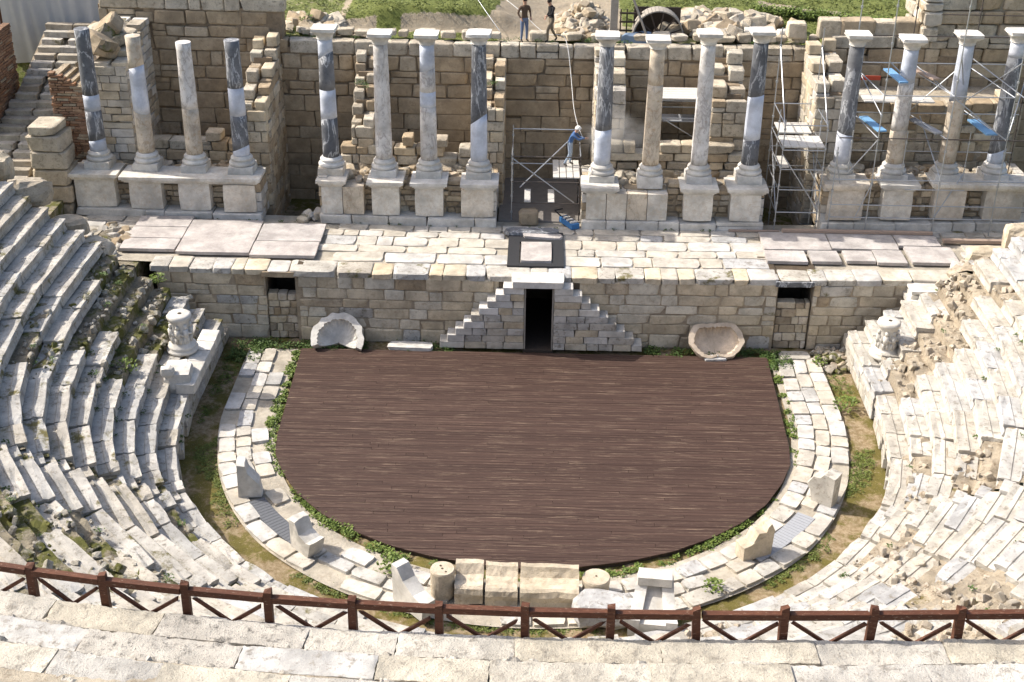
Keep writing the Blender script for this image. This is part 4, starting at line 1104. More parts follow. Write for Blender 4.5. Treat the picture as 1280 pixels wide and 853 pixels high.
# boulders along the end of the left seats
for x, y, z, s, lab in ((-20.3, 6.4, 6.9, (1.1, .9, 1.0), 'rounded boulder at left photo edge, uppermost of the boulders by the seats'),
    (-18.9, 5.6, 5.9, (1.5, 1.0, 1.0), 'grey boulder below the uppermost one on the left seat end'),
    (-17.4, 5.1, 5.2, (1.5, 1.0, .95), 'large square grey boulder in front of the stone pier'),
    (-16.2, 4.9, 4.1, (1.3, .9, .6), 'flat broken slab beside the leftmost podium foot'),
    (-15.3, 4.8, 3.3, (1.15, .8, .65), 'lowest boulder of the row, by the left stage corner')):
    tag(link('boulder', var(BLD, M_backtop), None, None, (x, y, z), (RND.gauss(0, .1), RND.gauss(0, .1), RND.gauss(0, .3)), s), lab, 'boulder', 'boulders at the end of the left seats')
for x, y, z, s, lab in ((17.1, 6.6, 3.5, (.9, .8, 1.2), 'upright rounded cream block at right photo edge beside stage'), (16.1, 6.3, 3.0, (1.5, .9, .6), 'cream block lying flat at right stage end')):
    tag(link('boulder', var(BLD, M_cream), None, None, (x, y, z), (0, 0, RND.gauss(0, .2)), s), lab, 'boulder', 'cream blocks at the right stage end')
# fill behind the seat ends
mb = MB(); mb.box((-16.6, 6.7, 1.2), (5.0, 4.3, 2.6)); mb.box((-20, 8, 1.5), (4, 6, 3.4)); mb.box((17.5, 6.9, 1.2), (5.5, 3.6, 2.6)); mb.build('side_ground', M_core_l)['kind'] = 'structure'
heap('rubble_strip', 'small grey stones and earth at the left stage corner', -15.9, 6.8, 1.0, 1.8, 2.5, 60, .12, .4, (M_rub_l, M_back, M_seat_l), .1)
heap('rubble_strip', 'pale broken stones where right seats meet the stage', 15.8, 5.3, 1.2, .9, 2.6, 50, .2, .6, (M_rub_r, M_seat_r, M_pave), .3)
heap('rubble_strip', 'few white stones at the stage edge beside the dark pit', -8.6, 9.5, .6, .4, 2.62, 10, .15, .4, (M_seat_l, M_backtop), .1)
heap('rubble_strip', 'loose earth and stones in the ditch by the right window', 10.6, 4.0, .8, .9, -.12, 90, .06, .25, (M_rub_r, M_rub_l), .25)

# ------------------------------------------------------------------ carved pieces
def shell(name, lab, loc, rz, tilt, mat, w=.85, h=.95, th=.16, broken=None, a0=0.05, a1=pi-.05):
    """fluted half dome niche head, open towards -y"""
    nu, nv = 56, 10; v = []; f = []
    def P(u, q, off):
        a = a0+(a1-a0)*u/nu
        fl = .07*abs(sin(a*15))*(q**.7) if off == 0 else 0
        R = (w+off-fl)*sin(q*pi/2*.98+.02); dpt = (h*.75+off)*cos(q*pi/2)
        if off > 0: R += .03*noise.noise(Vector((a*2, q*3, 1)))
        lim = 1.0 if broken is None else broken(a/pi)
        R *= 1-(1-lim)*q
        return (cos(a)*R, dpt, sin(a)*R*1.05)
    for off in (0, th):
        for u in range(nu+1):
            for q in range(nv+1): v.append(P(u, q/nv, off))
    m = nv+1; k = (nu+1)*m
    for u in range(nu):
        for q in range(nv):
            f.append((u*m+q, u*m+q+1, (u+1)*m+q+1, (u+1)*m+q)); f.append((k+u*m+q, k+(u+1)*m+q, k+(u+1)*m+q+1, k+u*m+q+1))
        f.append((u*m+nv, k+u*m+nv, k+(u+1)*m+nv, (u+1)*m+nv)); 
    for q in range(nv): f.append((q, k+q, k+q+1, q+1)); f.append((nu*m+q, nu*m+q+1, k+nu*m+q+1, k+nu*m+q))
    t = thing(name, lab, 'carved stone', loc, group='fluted shell niche heads'); t.rotation_euler = (tilt, 0, rz)
    me = mk('shell', v, f); bm_ = bmesh.new(); bm_.from_mesh(me); bmesh.ops.recalc_face_normals(bm_, faces=bm_.faces); bm_.to_mesh(me); bm_.free()
    link('fluted_dome', me, mat, t, (0, 0, 0), local=True); return t
shell('carved_shell', 'broken white fluted marble shell leaning on the wall left of the stair', (-6.92, 3.9, .42), .05, -.85, M_white, .8, .62, .2, lambda q: .95-.16*abs(noise.noise(Vector((q*7, 0, 3)))), -.45, pi+.30)
shell('carved_shell', 'cream fluted shell bowl propped on small block right of the stair', (6.42, 4.02, .45), .1, -.85, M_shellp, .86, .58, .15, lambda q: (min(1, .74/max(.3, sin(q*pi))) if 0 < q < 1 else .95-1.1*min(abs(q), abs(q-1)))-.08*abs(noise.noise(Vector((q*9, 0, 5)))), -pi/2+.06, pi*1.5-.06)
tag(link('stone_block', var(RGH, M_seat_r), None, None, (6.35, 3.75, -.02), (0, 0, .1), (.8, .4, .2)), 'small pale block propping up the cream shell', 'stone block')
tag(link('stone_slab', rough_mesh('stone_slab', 77, (5, 2, 1), .05, .02, .1), M_white, None, (-4.35, 4.1, .02), (0, 0, -.04), (1.75, .5, .22)), 'long white slab lying in weeds left of the central stair', 'stone slab')
tag(link('stone_slab', rough_mesh('stone_slab', 78, (5, 2, 1), .05, .02, .1), M_seat_r, None, (9.2, 4.15, -.06), (0, 0, .0), (1.2, .6, .12)), 'flat white slab below the right window opening', 'stone slab')
# carved altars (round, with figures in relief)
def altar(loc, lab, s=1.0, rz=0):
    t = thing('round_altar', lab, 'carved altar', loc, rz, group='round carved altars on the seats')
    v, f = lathe([(.43, 0), (.46, .03), (.46, .10), (.40, .13), (.42, .17), (.41, .22), (.34, .27), (.30, .33), (.285, .6), (.28, .85), (.285, .95), (.33, 1.02), (.36, 1.08), (.36, 1.16), (.30, 1.2)], 30)
    out = []
    for p in v:
        r_ = hypot(p[0], p[1]); a = atan2(p[1], p[0])
        if .3 < p[2] < .98: r_ += .03*sin(a*5+1)*sin((p[2]-.3)*5) 
        if p[2] > 1: r_ *= 1-.12*abs(noise.noise(Vector((a*1.3, p[2], 2))))
        out.append((r_*cos(a)*s, r_*sin(a)*s, p[2]*s))
    dr = link('drum', mk('drum', out, f, True), M_white, t, (0, 0, 0), local=True)
    for a in (-1.9, -1.1, -2.8, -.3):
        mb = MB(); c = Vector((cos(a)*.29*s, sin(a)*.29*s, .5*s))
        for (dx, z0, z1, r0, r1) in ((-.05, -.16, .04, .035, .055), (.05, -.16, .04, .035, .055), (0, .02, .28, .08, .09), (0, .29, .42, .055, .05)):
            tn = Vector((-sin(a), cos(a), 0))*dx*s; mb.pipe(c+tn+Vector((0, 0, z0*s)), c+tn+Vector((0, 0, z1*s)), r0*s, 7, r1*s)
        tn = Vector((-sin(a), cos(a), 0)); mb.pipe(c+tn*-.08*s+Vector((0, 0, .22*s)), c+tn*.17*s+Vector((0, 0, .1*s)), .035*s, 6); mb.build('relief_figure', M_white, dr, local=True, smooth=True)
    mb = MB(); mb.pipe((.02*s, -.02*s, 1.195*s), (.02*s, -.02*s, 1.208*s), .06*s, 10); mb.build('dowel_hole_shade', M_gap, dr, local=True)  # flat dark disc on the top, its colour standing in for a hole's shade
altar((-11.55, 1.0, 1.42), 'round carved altar with relief figures on the shaded left seats', 1.12, .3)
altar((11.75, 2.2, 1.1), 'round carved altar with relief figures on the sunlit right seats', 1.1, 0)
t = thing('throne_block', 'large worn chair-shaped block on seats below the left carved altar', 'stone seat', (-11.3, -.6, 1.0), .12)
link('seat', rough_mesh('seat', 79, (4, 4, 3), .05, .015, .08), M_white, t, (0, 0, .3), (0, 0, 0), (.85, 1.1, .75), local=True)
link('arm', rough_mesh('arm', 80, (3, 3, 3), .12, .02, .1), M_white, t, (-.25, -.42, .75), (0, 0, 0), (.42, .35, .35), local=True)
t = thing('seat_platform', 'straight stone platform edge with large slabs left of the ditch', 'platform', (-11.2, 1.2, .9))
items = []
y = -1.2
while y < 2.6:
    l = RND.uniform(.6, .95); items.append((var(ASH, M_white), (-10.98, y+l/2, 1.18), (0, 0, pi/2), (l-.02, .62, .36))); y += l
stones(t, items, 'slab')
# standing stones on the ring
def standing(name, lab, loc, rz, prof, depth, mat, seed):
    """prof: outline in x-z, extruded in y with rough faces"""
    t = thing(name, lab, 'standing stone', loc, rz, group='standing stones on the ring pavement')
    n = len(prof); v = []; f = []; r = random.Random(seed)
    ny = 4
    for j in range(ny):
        yy = (j/(ny-1)-.5)*depth
        for x, z in prof: v.append((x*(1 if 0 < j < ny-1 else .95)+r.uniform(-.012, .012), yy+r.uniform(-.015, .015), z*(1 if 0 < j < ny-1 else .97)+r.uniform(-.012, .012)))
    for j in range(ny-1):
        for i in range(n): f.append((j*n+i, j*n+(i+1) % n, (j+1)*n+(i+1) % n, (j+1)*n+i))
    f.append(tuple(range(n))[::-1]); f.append(tuple(range((ny-1)*n, ny*n)))
    me = mk('stone', v, f); bm_ = bmesh.new(); bm_.from_mesh(me); bmesh.ops.recalc_face_normals(bm_, faces=bm_.faces); bm_.to_mesh(me); bm_.free()
    link('stone_body', me, mat, t, (0, 0, 0), local=True)
standing('armrest_stone', 'pale armrest-shaped standing stone at upper end of dark walkway', (-8.3, -5.0, -.04), .12, [(-.28, 0), (.42, 0), (.36, .45), (.05, .85), (-.02, 1.12), (-.26, 1.15)], .5, M_white, 1)
standing('armrest_stone', 'white notched standing stone at lower end of dark walkway', (-6.15, -7.65, -.04), -.75, [(-.45, 0), (.35, 0), (.5, .55), (.3, .5), (0, .62), (-.2, .95), (-.42, .98)], .5, M_white, 2)
standing('broken_block', 'tall cream broken block standing at upper end of light walkway', (8.55, -4.75, -.04), -.62, [(-.28, 0), (.36, 0), (.38, 1.02), (.02, 1.05), (-.1, .9), (-.30, .86), (-.5, .55), (-.36, .4)], .48, M_seat_r, 3)
standing('broken_block', 'jagged cream block with a notched top at lower end of light walkway', (6.2, -7.35, -.04), .42, [(-.56, 0), (.38, 0), (.42, .82), (.3, 1.08), (.2, 1.0), (.14, .80), (-.12, .86), (-.25, .55), (-.36, .5), (-.56, .46)], .42, M_cream, 4)
# thrones row at the foot of the centre bank
def throne(x0, x1, y, h, lab, seed, slope=.0):
    xm = (x0+x1)/2; t = thing('front_throne', lab, 'stone seat', (xm, y, -.05), group='front row thrones')
    prof = [(-.47, 0), (-.44, h*.2), (-.47, h*.42), (-.42, h*.60), (-.33, h*.66), (-.1, h*.64), (.1, h*.70), (.2, h*.86), (.27, h*.98), (.42, h*1.0), (.45, h*.5), (.45, 0)]
    n = 12; v = []; f = []; r = random.Random(seed); nx_ = 9
    for i in range(nx_+1):
        x = (i/nx_-.5)*(x1-x0-.03)
        for yy, z in prof: nn = noise.noise_vector(Vector((x*1.8+seed, yy*3, z*3)))*.06; v.append((x+r.uniform(-.01, .01), yy+nn.y+r.uniform(-.008, .008), max(0, z+nn.z*.45+r.uniform(-.006, .006))))
    for i in range(nx_):
        for j in range(n-1): f.append((i*n+j, i*n+j+1, (i+1)*n+j+1, (i+1)*n+j))
    f.append(tuple(range(n))); f.append(tuple(range(nx_*n, nx_*n+n))[::-1])
    me = mk('seat', v, f); bm_ = bmesh.new(); bm_.from_mesh(me); bmesh.ops.recalc_face_normals(bm_, faces=bm_.faces); bm_.to_mesh(me); bm_.free()
    link('seat', me, M_cream, t, (0, 0, 0), (0, 0, 0), local=True)
throne(-1.98, -1.22, -9.35, 0.78, 'narrow cream throne next to the upright drum', 11)
throne(-1.18, -.32, -9.40, 0.76, 'square cream throne between two others, notched front', 12)
throne(-.28, 1.28, -9.45, 0.80, 'wide cream throne block with broken right side', 13)
def drum(x, y, h, r_, lab, holes, mat=M_cream):
    t = thing('stone_drum', lab, 'stone drum', (x, y, -.05), group='stone drums in the front row')
    v, f = lathe([(r_*.97, 0), (r_, .1), (r_*.98, h*.5), (r_*1.02, h-.05), (r_*.96, h)], 24)
    link('drum', mk('drum', [(p[0]+.015*noise.noise(Vector(p)*3), p[1], p[2]+.02*noise.noise(Vector(p)*2)) for p in v], f), mat, t, (0, 0, 0), local=True)
    for hx, hy in holes:
        mb = MB(); mb.pipe((hx, hy, h-.01), (hx, hy, h+.012), .03, 8); mb.build('dowel_hole_shade', M_gap, t, local=True)  # no hole is cut: dark discs paint the shade inside each dowel hole
drum(-2.3, -9.4, .84, .32, 'upright round drum with three dowel holes at left of thrones', ((-.05, .1), (0, -.02), (.1, -.15)))
drum(1.72, -9.3, .6, .36, 'half buried cream drum right of the wide throne', ((.0, .02),))
tag(link('stone_block', rough_mesh('stone_block', 81, (5, 4, 3), .1, .03, .3), M_seat_r, None, (1.95, -10.15, .18), (0, .05, .1), (1.7, 1.0, .62)), 'low worn grey boulder right of the thrones', 'stone block')
# carved stair end slabs
for x, y, rz, lab in ((-3.15, -9.9, .75, 'white triangular stair end slab left of thrones'), (3.15, -10.2, -.1, 'white carved stair end slab with lion paw shape right of thrones')):
    t = thing('stair_end_slab', lab, 'carved stone', (x, y, .0), rz, group='carved stair ends in the front row')
    L = 1 if x < 0 else 2
    offs = (0,) if x < 0 else (-.3, 0, .3)
    for o_ in offs:
        prof = [(-.1, 0), (1.1, 0), (1.15, .55), (.75, .62), (.35, .85), (.1, 1.15), (-.12, 1.15)]
        v = [(o_*(1+.5*q)+s_*((.148 + (.17*q if not o_ else 0)) if x > 0 else .2), -q, z*(1 if o_ or x < 0 else .82)) for s_ in (-1, 1) for q, z in prof]; n = len(prof)
        f = [(i, (i+1) % n, n+(i+1) % n, n+i) for i in range(n)] + [tuple(range(n))[::-1], tuple(range(n, 2*n))]
        me = mk('side', v, f); bm_ = bmesh.new(); bm_.from_mesh(me); bmesh.ops.recalc_face_normals(bm_, faces=bm_.faces); bm_.to_mesh(me); bm_.free()
        link('side_slab', me, M_white, t, (0, .3, 0), local=True)
    if x > 0:
        mb = MB(); mb.box((0, .22, 1.1), (.86, .42, .24)); mb.build('head_block', M_white, t, local=True)

# ------------------------------------------------------------------ scaffolds
def pole(par, a, b, mat=M_steel, name='pole', r=.022, knuckles=0):
    mb = MB(); mb.pipe(a, b, r)
    for k in range(knuckles):
        q = Vector(a).lerp(Vector(b), (k+.5)/knuckles); d = (Vector(b)-Vector(a)).normalized()*.04
        mb.pipe(q-d, q+d, r*2.1)
    return mb.build(name, mat, par)
def board(par, c, d, mat, rz=0, tilt=None, name='deck_board'):
    mb = MB(); mb.box(c, d, rz, tilt); mb.build(name, mat, par)
t = thing('scaffold', 'low steel scaffold with cross braces in the central gap', 'scaffold', (.4, 10, 2.6))
xa, xb, ya, yb_ = -.95, 1.62, 9.75, 11.6
for x in (xa, xb):
    for y in (ya, yb_): pole(t, (x, y, 2.6), (x, y, 5.75 if y > 10 else 5.2), M_steeld if x > 0 else M_steel, knuckles=4)
for z in (3.3, 4.15, 5.15):
    pole(t, (xa, ya, z), (xb, ya, z), M_steeld, 'ledger'); 
for z in (4.2, 5.6): pole(t, (xa, yb_, z), (xb, yb_, z), M_steel, 'ledger')
for x in (xa, xb):
    for z in (3.3, 4.15, 5.1): pole(t, (x, ya, z), (x, yb_, z), M_steel, 'ledger')
pole(t, (xa, ya-.03, 5.1), (xb-.2, ya-.03, 3.35), M_steel, 'brace'); pole(t, (xa+.3, ya+.05, 3.9), (xb, yb_, 5.6), M_steel, 'brace')
for k in range(4): board(t, (.72+.26*k, 11.0, 4.22), (.23, 1.9, .045), M_plank)
for x in (-.35, .55): board(t, (x, 10.3, 3.38), (.24, 1.3, .04), M_plank)
t = thing('scaffold', 'small scaffold platform behind the tenth and eleventh columns', 'scaffold', (5.8, 12.8, 2.6))
for x in (4.75, 7.35):
    for y in (12.3, 13.7): pole(t, (x, y, 1.4), (x, y, 6.7), knuckles=3)
for z in (4.4, 5.9, 6.6):
    for y in (12.3, 13.7): pole(t, (4.75, y, z), (7.35, y, z), M_steel, 'ledger')
pole(t, (4.8, 12.28, 5.9), (7.3, 12.28, 4.4), M_steel, 'brace'); pole(t, (7.35, 12.3, 6.5), (7.35, 13.7, 4.4), M_steel, 'brace'); pole(t, (4.75, 12.3, 4.5), (4.75, 13.7, 6.5), M_steel, 'brace')
for k in range(5): board(t, (6.05, 12.4+.29*k, 6.68), (2.7, .27, .05), M_plank)
for k in range(3): board(t, (6.05, 12.6+.29*k, 5.72), (2.4, .27, .04), M_walk)
t = thing('scaffold', 'tall steel scaffold tower with a plank platform in the right gap', 'scaffold', (9.7, 10.2, 2.6))
for x in (9.0, 10.55):
    for y in (9.3, 10.5, 11.9): pole(t, (x, y, 2.6 if y < 9.6 else 1.4), (x, y, 6.9 if y < 11 else 9.6), M_steel, knuckles=6)
for z in (3.3, 4.2, 5.0, 5.75, 6.7):
    for y in (9.3, 11.9): pole(t, (9.0, y, z), (10.55, y, z), M_steel, 'ledger')
    for x in (9.0, 10.55): pole(t, (x, 9.3, z), (x, 11.9, z), M_steel, 'ledger')
pole(t, (9.0, 9.3, 3.2), (9.0, 11.9, 5.6), M_steel, 'brace'); pole(t, (10.55, 9.3, 3.2), (10.55, 11.9, 5.6), M_steel, 'brace')
pole(t, (9.0, 9.27, 5.6), (10.55, 9.27, 3.4), M_steel, 'brace'); pole(t, (9.0, 11.9, 8.9), (9.0, 9.4, 6.6), M_steel, 'brace'); pole(t, (10.55, 11.9, 8.9), (10.55, 9.4, 6.6), M_steel, 'brace')
for k in range(5): board(t, (9.15+.31*k, 9.95, 5.86), (.29, 1.25, .05), M_plank)
for k in range(4): board(t, (9.2+.31*k, 11.25, 5.95), (.29, 1.2, .05), M_plank)
board(t, (9.25, 10.4, 4.9), (.3, 1.2, .04), M_plank)
t = thing('scaffold', 'large steel scaffold across the rightmost columns with blue boards', 'scaffold', (14, 9, 2.6))
fx = [10.95, 12.35, 14.85, 17.0, 18.6]; yf, yr = 8.75+.3, 11.0
for x in fx:
    pole(t, (x, yf, 2.6), (x, yf, 6.0 if x < 11 else (11.8 if x in (12.35, 14.85, 17.0) else 8)), M_steel, knuckles=7)
for x in (11.6, 13.6, 15.9, 18.0): pole(t, (x, yr, 4.4), (x, yr, 11.2), M_steeld if x > 13 else M_steel, knuckles=6)
for z, x1 in ((3.25, 18.6), (3.75, 18.6), (4.75, 17.0), (6.35, 18.6), (7.95, 17.0)):
    pole(t, (10.95 if z < 7 else 12.35, yf, z), (x1, yf, z), M_steel if z != 6.35 else M_steeld, 'ledger')
for x in (11.6, 13.6, 15.9): pole(t, (x, yf+.7, 2.95), (x, yf+.7, 6.4), M_steel, knuckles=4)
for x, za, zb in ((10.95, 4.75, 5.6), (13.6, 4.4, 6.6), (16.0, 4.75, 6.35)): pole(t, (x, yf-.02, za), (18.6 if x > 15 else x+2.2, yf-.02, za), M_steel, 'ledger')
for a, b in (((10.95, yf, 5.6), (11.6, yf+.7, 3.3)), ((14.85, yf, 3.3), (15.9, yf+.7, 4.8)), ((12.35, yf, 9.2), (13.6, yr, 8.0)), ((17.0, yf, 9.2), (15.9, yr, 7.2)), ((17.0, yf, 6.4), (18.0, yr, 8.4)), ((14.85, yf, 9.4), (15.9, yr, 7.0))): pole(t, a, b, M_steel, 'brace')
for z in (9.6, 10.4): pole(t, (12.0 if z < 10 else 14.5, yr, z), (18.0, yr, z), M_steeld, 'ledger')
for z in (5.2, 6.7, 8.6): pole(t, (11.6, yr, z), (18.0, yr, z), M_steel, 'ledger')
for z in (6.35, 7.95):
    for x, x2 in ((12.35, 11.6), (14.85, 13.6), (17.0, 15.9)): pole(t, (x, yf, z), (x2, yr, z+.5), M_steel, 'ledger')
for a, b in (((11.6, yr, 8.6), (12.35, yf, 7.2)), ((13.6, yr, 8.7), (14.85, yf, 7.95)), ((15.9, yr, 8.8), (17.4, yf, 7.9)), ((12.35, yf, 6.3), (11.5, yf+.3, 4.9)), ((14.85, yf, 7.9), (16.9, yf, 6.4)), ((12.4, yf, 4.7), (11.9, yf, 3.2)), ((14.85, yf, 4.8), (14.3, yr, 6.6)), ((13.7, yr, 6.6), (15.6, yr, 8.6))):
    pole(t, a, b, M_steel, 'brace')
board(t, (12.95, 10.2, 8.35), (.32, 1.7, .06), M_blueb, .12, (.0, .0)); board(t, (14.05, 10.3, 8.4), (.3, 1.4, .06), M_brownb, .35, (0, 0)); board(t, (12.35, 10.1, 6.55), (.34, 1.7, .06), M_blueb, .2, (0, 0))
board(t, (14.3, 10.1, 6.5), (.3, 1.7, .06), M_walk, .35, (0, 0)); board(t, (16.4, 10.1, 6.5), (.45, 1.7, .06), M_blueb, .12, (0, 0)); board(t, (12.0, 11.05, 8.0), (1.3, .04, .16), plain('red_board', (.4, .06, .03)), 0, (0, 0))
board(t, (13.4, 11.1, 7.2), (2.6, .8, .05), M_plank, 0, (0, 0))

# ------------------------------------------------------------------ blue equipment case
t = thing('equipment_case', 'small open blue case with black and white gear on pavement by the central scaffold', 'toolbox', (1.25, 9.3, 2.62), .5)
mb = MB(); mb.box((0, 0, .1), (.34, .95, .2)); mb.build('case', M_blue, t, local=True)
for yy in (-.3, -.05, .2):
    mb = MB(); mb.box((0, yy, .225), (.26, .12, .06)); mb.build('white_tray', M_white, t, local=True); mb = MB(); mb.box((0, yy+.11, .22), (.24, .07, .04)); mb.build('black_tray', M_black, t, local=True)
mb = MB(); mb.pipe((-.1, .45, .2), (-.3, .6, .42), .025); mb.pipe((-.3, .6, .42), (.05, .62, .42), .025); mb.build('handle', M_black, t, local=True)
tag(link('stone_block', var(RGH, M_back), None, None, (-.3, 9.5, 2.85), (0, 0, .05), (.75, .6, .55)), 'brown squared block on the pavement under the central scaffold', 'stone block')

# ------------------------------------------------------------------ people
def person(lab, loc, rz, joints, cols, hat=None, hairc=(.02, .015, .012), scale=1.0):
    t = thing('person', lab, 'person', loc, rz)
    names = list(joints); idx = {n: i for i, n in enumerate(names)}
    edges = [('pelvis', 'waist'), ('waist', 'chest'), ('chest', 'neck'), ('neck', 'headb'), ('headb', 'headt')]
    for s_ in 'lr':
        edges += [('chest', 'sh'+s_), ('sh'+s_, 'el'+s_), ('el'+s_, 'wr'+s_), ('wr'+s_, 'palm'+s_), ('pelvis', 'hip'+s_), ('hip'+s_, 'kn'+s_), ('kn'+s_, 'an'+s_), ('an'+s_, 'toe'+s_)]
    rad = dict(pelvis=.135, waist=.12, chest=.15, neck=.055, headb=.075, headt=.08, sh=.065, el=.045, wr=.03, palm=.034, hip=.095, kn=.062, an=.042, toe=.038)
    v = [tuple(Vector(joints[n])*scale) for n in names]; e = [(idx[a], idx[b]) for a, b in edges]
    rr = [rad.get(n, rad.get(n[:-1], .04))*scale for n in names]
    for s_ in 'lr':
        p = Vector(joints['palm'+s_]); w_ = Vector(joints['wr'+s_]); d = (p-w_).normalized(); sd_ = d.cross(Vector((0, 0, 1))); sd_ = sd_.normalized() if sd_.length > .1 else Vector((1, 0, 0))
        for k, (o_, ln) in enumerate(((-.03, .06), (-.01, .075), (.01, .07), (.03, .055), (.05, .03))):
            b = len(v); v.append(tuple((p+sd_*o_+d*ln*.5)*scale)); v.append(tuple((p+sd_*o_*1.1+d*ln+Vector((0, 0, -.012)))*scale)); rr += [.010, .008]
            e += [(idx['palm'+s_], b), (b, b+1)]
    me = bpy.data.meshes.new('body'); me.from_pydata(v, e, [])
    o = bpy.data.objects.new('body', me); C.objects.link(o)
    sk = o.modifiers.new('skin', 'SKIN'); sk.use_smooth_shade = True
    for i, q in enumerate(me.skin_vertices[0].data): q.radius = (rr[i], rr[i]*(.75 if names[i] in ('chest', 'waist', 'pelvis') else 1) if i < len(names) else rr[i]); q.use_root = (i == idx['pelvis'])
    ss = o.modifiers.new('s', 'SUBSURF'); ss.levels = 2; ss.render_levels = 2
    dg = bpy.context.evaluated_depsgraph_get(); ev = o.evaluated_get(dg); m2 = bpy.data.meshes.new_from_object(ev)
    bpy.data.objects.remove(o)
    mats = [plain('shirt', cols[0], .8, 0, .2, 14), plain('trousers', cols[1], .85, 0, .25, 14), M_skin, plain('shoes', cols[2], .7, 0, .2)]
    m2.materials.clear()
    for q in mats: m2.materials.append(q)
    J = {n: Vector(joints[n])*scale for n in names}
    for p in m2.polygons:
        c = p.center; best = min(edges, key=lambda ed: (c-(J[ed[0]]+J[ed[1]])/2).length - (J[ed[0]]-J[ed[1]]).length*.35)
        b = best[1]
        mi = 0
        if b in ('headb', 'headt') or b.startswith('palm'): mi = 2
        elif b[:-1] in ('kn', 'an', 'hip'): mi = 1
        elif b.startswith('toe'): mi = 3
        elif c.z < J['pelvis'].z+.02 and b in ('waist',): mi = 1
        p.material_index = mi; p.use_smooth = True
    bd = link('body', m2, None, t, (0, 0, 0), local=True)
    hd = (J['headb']+J['headt'])/2; fwd = Vector((0, -1, 0))
    if joints.get('_f'): pass
    def ell(c, r3, nm, mat, lo=0.0):
        n, m = 14, 8; v = []; f = []
        for j in range(m+1):
            ph = pi/2*(1-lo) - (pi/2*(1-lo)+pi/2)*0 if 0 else -pi/2*(1-lo)+ (pi/2+pi/2*(1-lo))*j/m
            for i in range(n): a = 2*pi*i/n; v.append((c[0]+r3[0]*cos(ph)*cos(a), c[1]+r3[1]*cos(ph)*sin(a), c[2]+r3[2]*sin(ph)))
        for j in range(m):
            for i in range(n): f.append((j*n+i, j*n+(i+1) % n, (j+1)*n+(i+1) % n, (j+1)*n+i))
        mb = MB(); mb.add(v, f); mb.build(nm, mat, t, smooth=True, local=True)
    top = J['headt']
    if hat: ell(top+Vector((0, 0, -.01)), (.115, .125, .11), 'hard_hat', plain('hat', hat, .4), .9)
    else: ell(top+Vector((0, .018, .0)), (.085, .095, .095), 'hair', plain('hair', hairc, .8), .6)
    f_ = Vector((0, -.075, 0))
    mb = MB(); mb.pipe(hd+f_+Vector((0, 0, .02)), hd+f_+Vector((0, -.028, -.015)), .012, 6, .016); mb.build('nose', M_skin, bd, local=True)
    mb = MB()
    for s_ in (-1, 1): mb.box(hd+Vector((s_*.03, -.082, .035)), (.02, .012, .01))
    mb.build('eyes', M_black, bd, local=True)
    mb = MB(); mb.box(hd+Vector((0, -.08, -.04)), (.045, .01, .008)); mb.build('mouth', plain('lips', (.25, .1, .08)), bd, local=True)
    mb = MB()
    for s_ in (-1, 1): mb.box(hd+Vector((s_*.083, 0, .01)), (.015, .03, .05))
    mb.build('ears', M_skin, bd, local=True)
    return t
std = dict(pelvis=(0, 0, .95), waist=(0, -.01, 1.08), chest=(0, -.01, 1.32), neck=(0, -.02, 1.48), headb=(0, -.03, 1.56), headt=(0, -.035, 1.67),
           shl=(.18, 0, 1.40), ell=(.27, .03, 1.15), wrl=(.22, -.12, .98), palml=(.2, -.17, .93), shr=(-.18, 0, 1.40), elr=(-.27, .03, 1.15), wrr=(-.22, -.12, .98), palmr=(-.2, -.17, .93),
           hipl=(.09, 0, .88), knl=(.11, -.02, .5), anl=(.12, .02, .09), toel=(.13, -.13, .04), hipr=(-.09, 0, .88), knr=(-.11, -.02, .5), anr=(-.12, .02, .09), toer=(-.13, -.13, .04))
person('man in brown jumper and blue jeans standing on the back wall', (-.62, YB+.35, 8.15), .5, std, ((.10, .065, .045), (.13, .17, .26), (.03, .025, .02)))
wk = dict(std); wk.update(neck=(0, -.06, 1.47), headb=(0, -.10, 1.54), headt=(0, -.13, 1.64), chest=(0, -.04, 1.31), knl=(.1, -.22, .53), anl=(.1, -.2, .13), toel=(.1, -.34, .07), knr=(-.1, .06, .5), anr=(-.1, .3, .12), toer=(-.1, .2, .03), ell=(.24, -.12, 1.18), wrl=(.16, -.28, 1.1), palml=(.14, -.33, 1.1))
person('man in black jacket and khaki trousers walking on the back wall', (.45, YB+.35, 8.15), -1.1, wk, ((.012, .012, .014), (.16, .13, .09), (.02, .02, .02)))
wrk = dict(std); wrk.update(pelvis=(0, .05, .92), waist=(0, 0, 1.05), chest=(0, -.12, 1.25), neck=(0, -.2, 1.38), headb=(0, -.25, 1.45), headt=(0, -.29, 1.54), shl=(.18, -.13, 1.31), shr=(-.18, -.13, 1.31), ell=(.24, -.3, 1.12), wrl=(.12, -.52, 1.12), palml=(.08, -.59, 1.12), elr=(-.2, -.35, 1.15), wrr=(-.06, -.58, 1.2), palmr=(-.03, -.65, 1.2), anr=(-.12, .2, .09), toer=(-.13, .06, .04))
person('worker in blue shirt, pale jeans and white hard hat cleaning a column from scaffold', (1.25, 11.3, 4.25), 1.35, wrk, ((.06, .12, .26), (.30, .36, .44), (.12, .1, .08)), hat=(.75, .74, .7))
